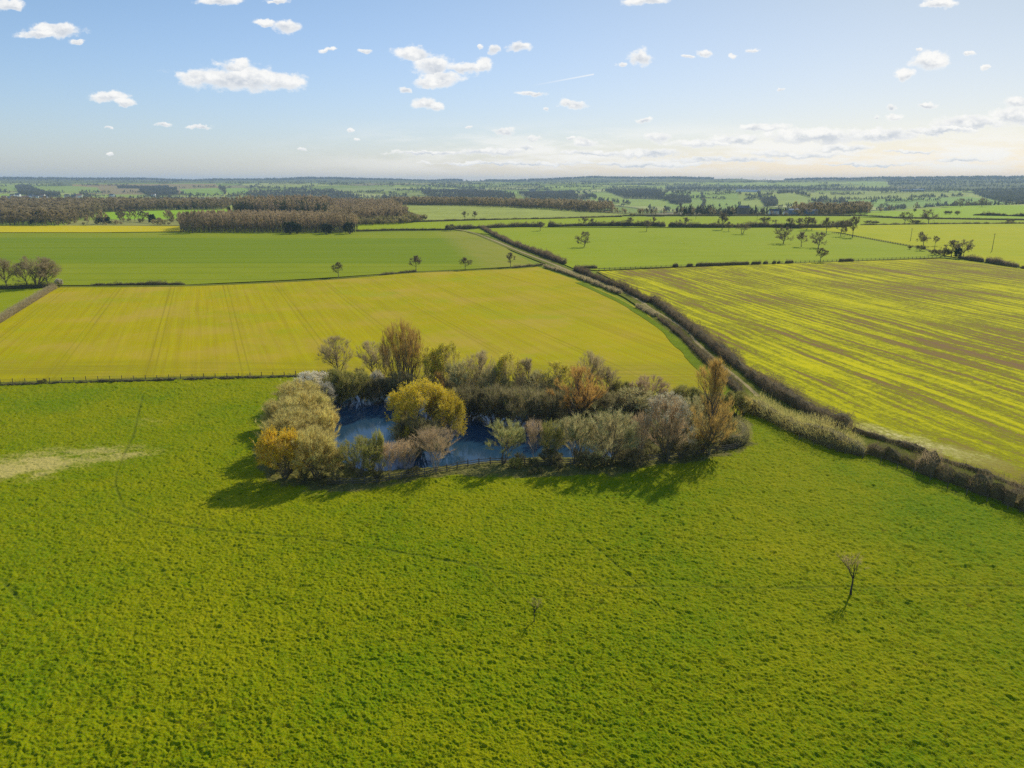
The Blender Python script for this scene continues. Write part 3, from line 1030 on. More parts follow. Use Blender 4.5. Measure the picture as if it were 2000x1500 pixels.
M_BARK = plant_mat('grey_brown_bark', [(0.09, 0.07, 0.04), (0.16, 0.13, 0.08), (0.22, 0.18, 0.11)], 0.0, 0.15, 1.0)
M_BARKP = plant_mat('pale_bark', [(0.14, 0.12, 0.09), (0.26, 0.23, 0.18), (0.34, 0.31, 0.25)], 0.0, 0.15, 1.0)
M_BARKD = plant_mat('wet_dark_bark', [(0.03, 0.028, 0.022), (0.06, 0.05, 0.04)], 0.0, 0.1, 1.0)
T = {}
T['grey'] = plant_mat('grey_twigs', [(0.11, 0.085, 0.04), (0.17, 0.135, 0.065), (0.22, 0.175, 0.09)])
T['beige'] = plant_mat('beige_willow_twigs', [(0.19, 0.15, 0.045), (0.285, 0.235, 0.07), (0.36, 0.30, 0.095)])
T['orange'] = plant_mat('orange_twigs', [(0.15, 0.10, 0.03), (0.22, 0.145, 0.035), (0.28, 0.18, 0.04)])
T['rust'] = plant_mat('rust_twigs', [(0.135, 0.083, 0.024), (0.20, 0.122, 0.03), (0.25, 0.152, 0.036)])
T['purple'] = plant_mat('purple_brown_twigs', [(0.13, 0.09, 0.045), (0.20, 0.145, 0.075), (0.26, 0.19, 0.10)])
T['dark'] = plant_mat('dark_twigs', [(0.065, 0.056, 0.025), (0.11, 0.092, 0.042), (0.155, 0.13, 0.06)])
T['hedge'] = plant_mat('hedge_twigs', [(0.09, 0.065, 0.035), (0.145, 0.105, 0.055), (0.20, 0.15, 0.075)])
T['field'] = plant_mat('field_tree_twigs', [(0.045, 0.036, 0.019), (0.072, 0.058, 0.032), (0.10, 0.08, 0.045)])
T['brown'] = plant_mat('brown_twigs', [(0.075, 0.062, 0.027), (0.115, 0.097, 0.044), (0.155, 0.13, 0.06)])
T['olive'] = plant_mat('olive_twigs', [(0.12, 0.105, 0.03), (0.18, 0.155, 0.05), (0.24, 0.205, 0.07)])
T['tan'] = plant_mat('tan_twigs', [(0.15, 0.125, 0.05), (0.23, 0.19, 0.085), (0.30, 0.25, 0.12)])
L = {}
L['yellow'] = plant_mat('yellow_catkins', [(0.58, 0.38, 0.012), (0.74, 0.50, 0.015), (0.80, 0.58, 0.03)], 0.5)
L['gold'] = plant_mat('golden_leaf', [(0.46, 0.36, 0.012), (0.66, 0.50, 0.015), (0.74, 0.58, 0.03)], 0.5)
L['lime'] = plant_mat('young_green_leaf', [(0.28, 0.32, 0.03), (0.40, 0.42, 0.04), (0.52, 0.52, 0.07)], 0.4)
L['paleyellow'] = plant_mat('pale_yellow_leaf', [(0.60, 0.52, 0.03), (0.82, 0.72, 0.05)], 0.55)
L['greygreen'] = plant_mat('grey_green_bud', [(0.26, 0.27, 0.08), (0.38, 0.385, 0.13), (0.48, 0.475, 0.19)], 0.35)
L['cream'] = plant_mat('cream_blossom', [(0.50, 0.46, 0.28), (0.68, 0.63, 0.44)], 0.4)
L['white'] = plant_mat('white_blossom', [(0.72, 0.66, 0.48), (0.86, 0.80, 0.62)], 0.4)
L['beige'] = plant_mat('beige_bud', [(0.30, 0.23, 0.08), (0.40, 0.31, 0.13)], 0.35)
L['ever'] = plant_mat('evergreen_leaf', [(0.015, 0.035, 0.012), (0.03, 0.06, 0.02), (0.05, 0.08, 0.025)], 0.1)
L['conifer'] = plant_mat('conifer_needles', [(0.07, 0.09, 0.025), (0.14, 0.155, 0.045), (0.24, 0.23, 0.07)], 0.25)
L['olive'] = plant_mat('olive_leaf', [(0.18, 0.21, 0.02), (0.28, 0.29, 0.03), (0.38, 0.36, 0.05)], 0.35)


# ------------------------------------------------------------------ tree growth
def unit(v):
    return v / (np.linalg.norm(v, axis=-1, keepdims=True) + 1e-9)


def tubes(P_, R_, sides):
    """P_ (n,k,3) polylines, R_ (n,k) radii -> verts, quads"""
    n, k, _ = P_.shape
    d = unit(np.gradient(P_, axis=1))
    ref = np.where(np.abs(d[..., 2:3]) > 0.9, np.array([1.0, 0, 0]), np.array([0, 0, 1.0]))
    u = unit(np.cross(d, ref))
    v = np.cross(d, u)
    a = np.arange(sides) / sides * 2 * np.pi
    ring = P_[:, :, None, :] + R_[:, :, None, None] * (np.cos(a)[None, None, :, None] * u[:, :, None, :] + np.sin(a)[None, None, :, None] * v[:, :, None, :])
    V_ = ring.reshape(-1, 3)
    b_, j, s = np.meshgrid(np.arange(n), np.arange(k - 1), np.arange(sides), indexing='ij')
    i0 = (b_ * k + j) * sides
    F_ = np.stack([i0 + s, i0 + (s + 1) % sides, i0 + sides + (s + 1) % sides, i0 + sides + s], -1).reshape(-1, 4)
    return V_, F_


def slivers(base, tip, w, rng):
    """thin triangles: twigs"""
    d = tip - base
    side = unit(np.cross(d, rng.normal(size=d.shape)))
    n = len(base)
    V_ = np.stack([base + side * w[:, None] / 2, base - side * w[:, None] / 2, tip], 1).reshape(-1, 3)
    return V_, np.arange(3 * n).reshape(-1, 3)


def leafy(pos, size, rng):
    n = len(pos)
    a = unit(rng.normal(size=(n, 3)))
    b_ = unit(np.cross(a, rng.normal(size=(n, 3))))
    s = (size * rng.uniform(0.6, 1.3, n))[:, None]
    V_ = np.stack([pos - a * s, pos + b_ * s * 0.6, pos + a * s, pos - b_ * s * 0.6], 1).reshape(-1, 3)
    return V_, np.arange(4 * n).reshape(-1, 4)


def grow(seed, H=10.0, Wd=8.0, bole=0.25, stems=1, splay=0.0, lead=0.9, levels=((9, 0.55, 50, 0.3), (6, 0.5, 40, 0.3), (5, 0.45, 40, 0.2)),
         ntw=6000, twl=0.8, tww=0.035, leaf=None, nleaf=0, lsize=0.09, leaf_from=0.0, r0=0.22, zc=0.58, shape=1.0, wood_sides=6, low=0.15, up_tw=0.4, gnarl=0.12, len0=1.0, tpow=0.9, curve=1.25):
    """a branching plant. Crown envelope: ellipsoid centred at zc*H.
    returns (wood V,F), (twig V,F), (leaf V,F)"""
    rng = np.random.default_rng(seed)
    k = 6
    C = np.array([0, 0, zc * H])
    E = np.array([Wd / 2, Wd / 2, (1 - zc) * H])
    Elow = zc * H - low * H

    def reach(p0, d):
        """distance from p0 along d to the crown envelope"""
        dn_ = d[..., 2] < 0
        e = np.where((p0[..., 2:3] > C[2]), E, np.array([E[0], E[1], Elow]))
        o_ = (p0 - C) / e
        v_ = d / e
        a_ = (v_ ** 2).sum(-1)
        b_ = (o_ * v_).sum(-1)
        c_ = (o_ ** 2).sum(-1) - 1
        disc = np.maximum(b_ * b_ - a_ * c_, 0)
        r_ = (-b_ + np.sqrt(disc)) / a_
        return np.maximum(r_, 0.04 * H)

    # stems
    ang = rng.uniform(0, 2 * np.pi, stems)
    sp_ = splay * (0.35 + 0.65 * rng.random(stems)) if stems > 1 else np.zeros(1)
    top = np.stack([np.cos(ang) * sp_ * Wd / 2, np.sin(ang) * sp_ * Wd / 2, np.full(stems, H * lead) * (1 - 0.25 * rng.random(stems) * (stems > 1))], 1)
    b0 = np.stack([np.cos(ang), np.sin(ang), 0 * ang], 1) * (0.03 * Wd if stems > 1 else 0)
    t = np.linspace(0, 1, k)[None, :, None]
    P_ = b0[:, None] + (top - b0)[:, None] * np.concatenate([t ** curve, t ** curve, t], -1)
    P_ = P_ + np.cumsum(rng.normal(size=P_.shape) * H * 0.012 * gnarl / 0.12, 1) * (t > 0)
    R_ = r0 * (1 - 0.85 * t[..., 0]) * np.ones((stems, 1)) * (1.0 if stems == 1 else 0.55)
    R_[:, 0] *= 1.35
    wV, wF, off = [], [], 0
    v_, f_ = tubes(P_, R_, wood_sides)
    wV.append(v_)
    wF.append(f_)
    off += len(v_)
    parents, prad = P_, R_
    tmin = bole
    for li, (nc_, lr, an, up) in enumerate(levels):
        npar = len(parents)
        n = npar * nc_
        pi_ = np.repeat(np.arange(npar), nc_)
        tt = rng.uniform(tmin, 1.0, n) 
        tt = tmin + (1 - tmin) * ((tt - tmin) / (1 - tmin + 1e-9)) ** (1.0 if li else tpow)
        tt[::nc_] = 0.99
        x = tt * (k - 1)
        i0 = np.minimum(x.astype(int), k - 2)
        fr = (x - i0)[:, None]
        p0 = parents[pi_, i0] * (1 - fr) + parents[pi_, i0 + 1] * fr
        pr_ = prad[pi_, i0] * (1 - fr[:, 0]) + prad[pi_, i0 + 1] * fr[:, 0]
        tan = unit(parents[pi_, i0 + 1] - parents[pi_, i0])
        rp = unit(np.cross(tan, rng.normal(size=(n, 3))))
        out_ = p0 - C
        out_[:, 2] *= 0.3
        rp = unit(rp + 0.45 * unit(out_))
        a_ = np.radians(an * rng.uniform(0.6, 1.25, n))[:, None]
        d = unit(tan * np.cos(a_) + rp * np.sin(a_))
        d = unit(d + np.array([0, 0, up]))
        rc_ = reach(p0, unit(d + np.array([0, 0, up * 0.4])))
        if li == 0:
            ln = rc_ * rng.uniform(0.45, 1.02, n) * len0
        else:
            ln = np.minimum(plen[pi_] * lr * (1.15 - 0.5 * tt) * rng.uniform(0.75, 1.3, n), rc_ * rng.uniform(0.85, 1.05, n))
        Q = np.zeros((n, k, 3))
        Q[:, 0] = p0
        dd = d
        for s in range(1, k):
            dd = unit(dd + rng.normal(size=(n, 3)) * gnarl + np.array([0, 0, up * 0.22]))
            Q[:, s] = Q[:, s - 1] + dd * (ln / (k - 1))[:, None]
        Q[..., 2] = np.maximum(Q[..., 2], 0.01 * H)
        rr = np.clip(pr_ * 0.62, 0.006, None)[:, None] * (1 - 0.8 * np.linspace(0, 1, k))[None]
        v_, f_ = tubes(Q, rr, 5 if li == 0 else 3)
        wV.append(v_)
        wF.append(f_ + off)
        off += len(v_)
        parents, prad, plen = Q, rr, ln
        tmin = 0.25
    wood = (np.concatenate(wV), np.concatenate(wF))
    npar = len(parents)
    pw_ = (plen / plen.mean()) ** 1.5 + 0.03
    pi_ = rng.choice(npar, ntw, p=pw_ / pw_.sum())
    tt = rng.uniform(0.15, 1.0, ntw)
    x = tt * (k - 1)
    i0 = np.minimum(x.astype(int), k - 2)
    fr = (x - i0)[:, None]
    p0 = parents[pi_, i0] * (1 - fr) + parents[pi_, i0 + 1] * fr
    tan = unit(parents[pi_, i0 + 1] - parents[pi_, i0])
    d = unit(tan + 0.75 * unit(rng.normal(size=(ntw, 3))) + np.array([0, 0, up_tw]))
    tip = p0 + d * (twl * rng.uniform(0.5, 1.3, ntw))[:, None]
    tV, tF = slivers(p0, tip, tww * rng.uniform(0.6, 1.3, ntw), rng)
    if nleaf:
        li_ = rng.integers(0, ntw, nleaf * 3)
        pos = p0[li_] + (tip - p0)[li_] * rng.uniform(0.3, 1.05, nleaf * 3)[:, None]
        q_ = (pos - C) / np.where(pos[:, 2:3] > C[2], E, np.array([E[0], E[1], Elow]))
        rad = np.linalg.norm(q_, axis=1)
        pr_ = np.clip((rad - leaf_from) / 0.35, 0.02, 1) if leaf_from > 0 else np.ones(len(pos))
        pos = pos[rng.random(len(pos)) < pr_][:nleaf]
        lV, lF = leafy(pos, lsize, rng)
    else:
        lV, lF = np.zeros((0, 3)), np.zeros((0, 4), int)
    return wood, (tV, tF), (lV, lF), (H, Wd)


PROTO = {}


def proto(kind, seed, bark, twig, leafm=None, **kw):
    wood, tw, lf, dims = grow(seed, **kw)
    wm_ = mesh_np(kind + '_wood', wood[0], wood[1], [bark], True)
    V_ = np.concatenate([tw[0], lf[0]])
    Fs = [tw[1]]
    mi = np.zeros(len(tw[1]), int)
    mats = [twig]
    if len(lf[1]):
        Fs.append(lf[1] + len(tw[0]))
        mi = np.concatenate([mi, np.ones(len(lf[1]), int)])
        mats.append(leafm)
    cm_ = mesh_np(kind + '_crown', V_, Fs, mats, False, mi)
    # true extent, for placing
    allv = np.concatenate([wood[0], V_])
    hh = np.quantile(allv[:, 2], 0.999)
    rad = np.quantile(np.hypot(allv[:, 0], allv[:, 1]), 0.985)
    PROTO.setdefault(kind, []).append((wm_, cm_, hh, 2 * rad))


SH3 = ((9, 0.42, 42, 0.2), (7, 0.5, 42, 0.15))
for s in (1, 2):
    proto('scrub', s, M_BARK, T['beige'], L['beige'], H=5, Wd=6.2, stems=13, splay=1.0, lead=0.92, levels=SH3, bole=0.06, ntw=17000, twl=0.55, tww=0.03, nleaf=5000, lsize=0.05, leaf_from=0.4, r0=0.08, zc=0.42, low=-0.2, wood_sides=4)
proto('gold_scrub', 3, M_BARK, T['beige'], L['yellow'], H=5, Wd=5.4, stems=12, splay=0.95, lead=0.95, levels=SH3, bole=0.06, ntw=10000, twl=0.55, tww=0.03, nleaf=15000, lsize=0.07, leaf_from=0.55, r0=0.08, zc=0.45, low=-0.2, wood_sides=4)
for s in (5, 6):
    proto('blossom', s, M_BARK, T['olive'], L['white'], H=4, Wd=5, stems=12, splay=1.0, lead=0.9, levels=SH3, bole=0.06, ntw=6500, twl=0.45, tww=0.025, nleaf=19000, lsize=0.055, leaf_from=0.5, r0=0.07, zc=0.42, low=-0.2, wood_sides=4)
for s in (7, 8, 9):
    proto('round', s, M_BARK, T['grey'], H=10, Wd=8.5, stems=1, bole=0.14, lead=0.85, levels=((34, 0.52, 48, 0.3), (8, 0.45, 38, 0.2), (4, 0.5, 34, 0.12)), ntw=9500, twl=0.75, tww=0.026, r0=0.15, zc=0.55, low=0.05)
proto('upright', 10, M_BARK, T['orange'], H=17, Wd=9.6, stems=11, splay=0.85, curve=0.6, bole=0.12, lead=0.93, levels=((14, 0.42, 30, 0.5), (7, 0.42, 28, 0.4), (3, 0.5, 26, 0.4)), ntw=22000, twl=0.95, tww=0.024, r0=0.24, zc=0.5, low=0.08, up_tw=1.4, gnarl=0.06, tpow=1.0)
proto('vase', 11, M_BARK, T['rust'], H=11, Wd=10, stems=1, bole=0.08, lead=0.95, levels=((60, 0.5, 50, 0.4), (8, 0.42, 32, 0.4), (4, 0.5, 28, 0.4)), ntw=17000, twl=0.8, tww=0.024, r0=0.17, zc=0.42, low=0.06, up_tw=1.2, gnarl=0.08, tpow=1.5)
proto('tall', 12, M_BARK, T['orange'], H=20, Wd=7.6, stems=1, bole=0.06, lead=0.97, levels=((90, 0.27, 46, 0.45), (7, 0.45, 34, 0.4), (4, 0.5, 28, 0.4)), ntw=17000, twl=0.95, tww=0.024, r0=0.17, zc=0.33, low=0.02, up_tw=1.2, gnarl=0.08, tpow=1.7)
for s in (13, 14):
    proto('green_willow', s, M_BARK, T['olive'], L['lime'], H=6, Wd=5.6, stems=9, splay=0.8, lead=0.95, levels=SH3, bole=0.06, ntw=8000, twl=0.6, tww=0.028, nleaf=7500, lsize=0.055, r0=0.08, zc=0.5, low=-0.1, wood_sides=4)
for s in (15, 16):
    proto('grey_willow', s, M_BARK, T['tan'], L['greygreen'], H=7, Wd=7, stems=8, splay=0.85, lead=0.92, levels=SH3, bole=0.06, ntw=11000, twl=0.6, tww=0.03, nleaf=7500, lsize=0.06, leaf_from=0.5, r0=0.11, zc=0.48, low=-0.05, wood_sides=4)
for s in (17, 18):
    proto('birch', s, M_BARKP, T['purple'], H=8, Wd=5.5, stems=7, splay=0.8, lead=0.95, levels=((13, 0.3, 34, 0.45), (6, 0.5, 32, 0.35)), bole=0.18, ntw=6500, twl=0.6, tww=0.022, r0=0.06, zc=0.52, low=0.0, up_tw=0.9, wood_sides=4)
for s in (19, 20):
    proto('dark_scrub', s, M_BARK, T['brown'], L['olive'], H=4.5, Wd=6, stems=12, splay=1.0, lead=0.9, levels=SH3, bole=0.05, ntw=12000, twl=0.6, tww=0.032, nleaf=1500, lsize=0.06, r0=0.08, zc=0.4, low=-0.2, wood_sides=4)
proto('olive_scrub', 21, M_BARK, T['olive'], L['olive'], H=4.5, Wd=6, stems=12, splay=1.0, lead=0.9, levels=SH3, bole=0.05, ntw=11000, twl=0.55, tww=0.03, nleaf=9000, lsize=0.06, r0=0.08, zc=0.4, low=-0.2, wood_sides=4)
proto('cream_tree', 22, M_BARK, T['olive'], L['greygreen'], H=8, Wd=7.2, stems=5, splay=0.8, lead=0.85, levels=((13, 0.38, 44, 0.25), (7, 0.5, 38, 0.2)), bole=0.22, ntw=8000, twl=0.6, tww=0.028, nleaf=13000, lsize=0.06, leaf_from=0.5, r0=0.16, zc=0.58, low=0.2, wood_sides=5)
proto('gold_willow', 23, M_BARK, T['olive'], L['gold'], H=9, Wd=8.5, stems=7, splay=0.85, lead=0.9, levels=((12, 0.36, 46, 0.2), (8, 0.5, 40, 0.15), (3, 0.5, 40, 0.1)), bole=0.06, ntw=15000, twl=0.65, tww=0.03, nleaf=22000, lsize=0.075, leaf_from=0.55, r0=0.17, zc=0.45, low=-0.05, wood_sides=5)
for s in (24, 25):
    proto('pale_leaf', s, M_BARK, T['tan'], L['paleyellow'], H=10, Wd=7, stems=3, splay=0.6, lead=0.9, levels=((13, 0.32, 42, 0.35), (7, 0.5, 36, 0.25), (4, 0.5, 34, 0.2)), bole=0.12, ntw=8000, twl=0.7, tww=0.026, nleaf=8000, lsize=0.09, leaf_from=0.6, r0=0.12, zc=0.55, low=0.0)
proto('cream_dome', 26, M_BARK, T['purple'], L['cream'], H=9, Wd=8, stems=6, splay=0.9, lead=0.92, levels=((12, 0.36, 45, 0.2), (8, 0.5, 40, 0.15)), bole=0.08, ntw=15000, twl=0.7, tww=0.03, nleaf=9500, lsize=0.075, leaf_from=0.72, r0=0.13, zc=0.5, low=0.0, wood_sides=5)
proto('purple_dome', 27, M_BARK, T['purple'], H=8, Wd=8, stems=6, splay=0.9, lead=0.92, levels=((12, 0.36, 45, 0.2), (8, 0.5, 40, 0.15)), bole=0.08, ntw=15000, twl=0.6, tww=0.03, r0=0.13, zc=0.5, low=0.0, wood_sides=5)
proto('sapling', 29, M_BARKD, T['purple'], H=6.5, Wd=5.0, stems=1, bole=0.34, lead=0.9, levels=((11, 0.6, 40, 0.25), (6, 0.5, 36, 0.25), (4, 0.5, 36, 0.2)), gnarl=0.09, ntw=700, twl=0.45, tww=0.018, r0=0.14, zc=0.6, low=0.1, up_tw=0.6, tpow=1.2)
# bigger timber for the open fields, seen from farther off
for s in (30, 31, 32, 33):
    proto('oak', s, M_BARK, T['field'], H=15, Wd=17, stems=1, bole=0.24, lead=0.62, levels=((15, 0.50, 60, 0.2), (8, 0.5, 42, 0.16), (4, 0.5, 40, 0.1)), ntw=10000, twl=1.2, tww=0.06, r0=0.36, zc=0.56, low=0.16, gnarl=0.2)
for s in (34, 35):
    proto('ash', s, M_BARK, T['field'], H=15, Wd=11.5, stems=1, bole=0.18, lead=0.88, levels=((18, 0.42, 46, 0.3), (7, 0.45, 38, 0.2), (4, 0.5, 36, 0.1)), ntw=9000, twl=1.1, tww=0.055, r0=0.26, zc=0.58, low=0.14, gnarl=0.14)
proto('twin_oak', 36, M_BARK, T['field'], H=14, Wd=17, stems=2, splay=0.55, lead=0.7, bole=0.3, levels=((9, 0.42, 52, 0.25), (7, 0.5, 42, 0.16), (4, 0.5, 40, 0.1)), ntw=4500, twl=1.3, tww=0.075, r0=0.55, zc=0.56, low=0.16, gnarl=0.18)
proto('fan_tree', 37, M_BARK, T['grey'], H=14, Wd=18, stems=5, splay=0.75, lead=0.85, bole=0.22, levels=((12, 0.34, 46, 0.25), (8, 0.5, 40, 0.16), (4, 0.5, 40, 0.1)), ntw=15000, twl=1.0, tww=0.05, r0=0.5, zc=0.5, low=0.05, gnarl=0.15)
proto('evergreen', 38, M_BARK, T['dark'], L['ever'], H=11, Wd=10, stems=4, splay=0.6, lead=0.9, levels=((9, 0.34, 50, 0.2), (6, 0.5, 45, 0.1)), bole=0.1, ntw=2000, twl=0.9, tww=0.09, nleaf=7500, lsize=0.34, r0=0.3, zc=0.4, low=-0.15, wood_sides=4)
proto('field_bush', 39, M_BARK, T['dark'], L['olive'], H=5, Wd=7, stems=8, splay=1.0, lead=0.9, levels=((7, 0.4, 45, 0.2), (5, 0.5, 40, 0.1)), bole=0.1, ntw=3800, twl=0.8, tww=0.09, nleaf=900, lsize=0.13, r0=0.12, zc=0.38, low=-0.2, wood_sides=4)
proto('rust_scrub', 40, M_BARK, T['rust'], H=6, Wd=3, stems=5, splay=0.7, lead=0.95, levels=SH3, bole=0.05, ntw=4500, twl=0.6, tww=0.03, r0=0.07, zc=0.5, low=-0.1, up_tw=1.3, wood_sides=4)


def height_at(x, y, py_top):
    """height above z=0 of the point over (x, y) that shows at picture row py_top"""
    b = (py_top - 750.0) / FPX
    # dn/dep = b ; dep = y CT - dz ST ; dn = -dz CT - y ST
    dz = -(y * ST + b * y * CT) / (CT - b * ST)
    return CAM_H + dz


_rr = random.Random(5)


def plant(kind, name, cat, px, base, top, wpx, label, group=None, var=None, rz=None, trunk='trunk', z0=None, parts=True):
    x, y, z = hit(px, base)
    z = float(terrain(x, y)) if z0 is None else z0
    h = height_at(x, y, top) - z
    dep = y * CT - (z + h / 2 - CAM_H) * ST
    w = wpx / FPX * dep * (1.12 if group == G_C else 1.0)
    v = PROTO[kind][(_rr.randrange(len(PROTO[kind])) if var is None else var % len(PROTO[kind]))]
    root = empty(name, (x, y, z - 0.05), _rr.uniform(0, 6.28) if rz is None else rz, (w / v[3], w / v[3], h / v[2]))
    tag(root, label, cat, group)
    link(trunk, v[0], root)
    link('crown', v[1], root)
    return root


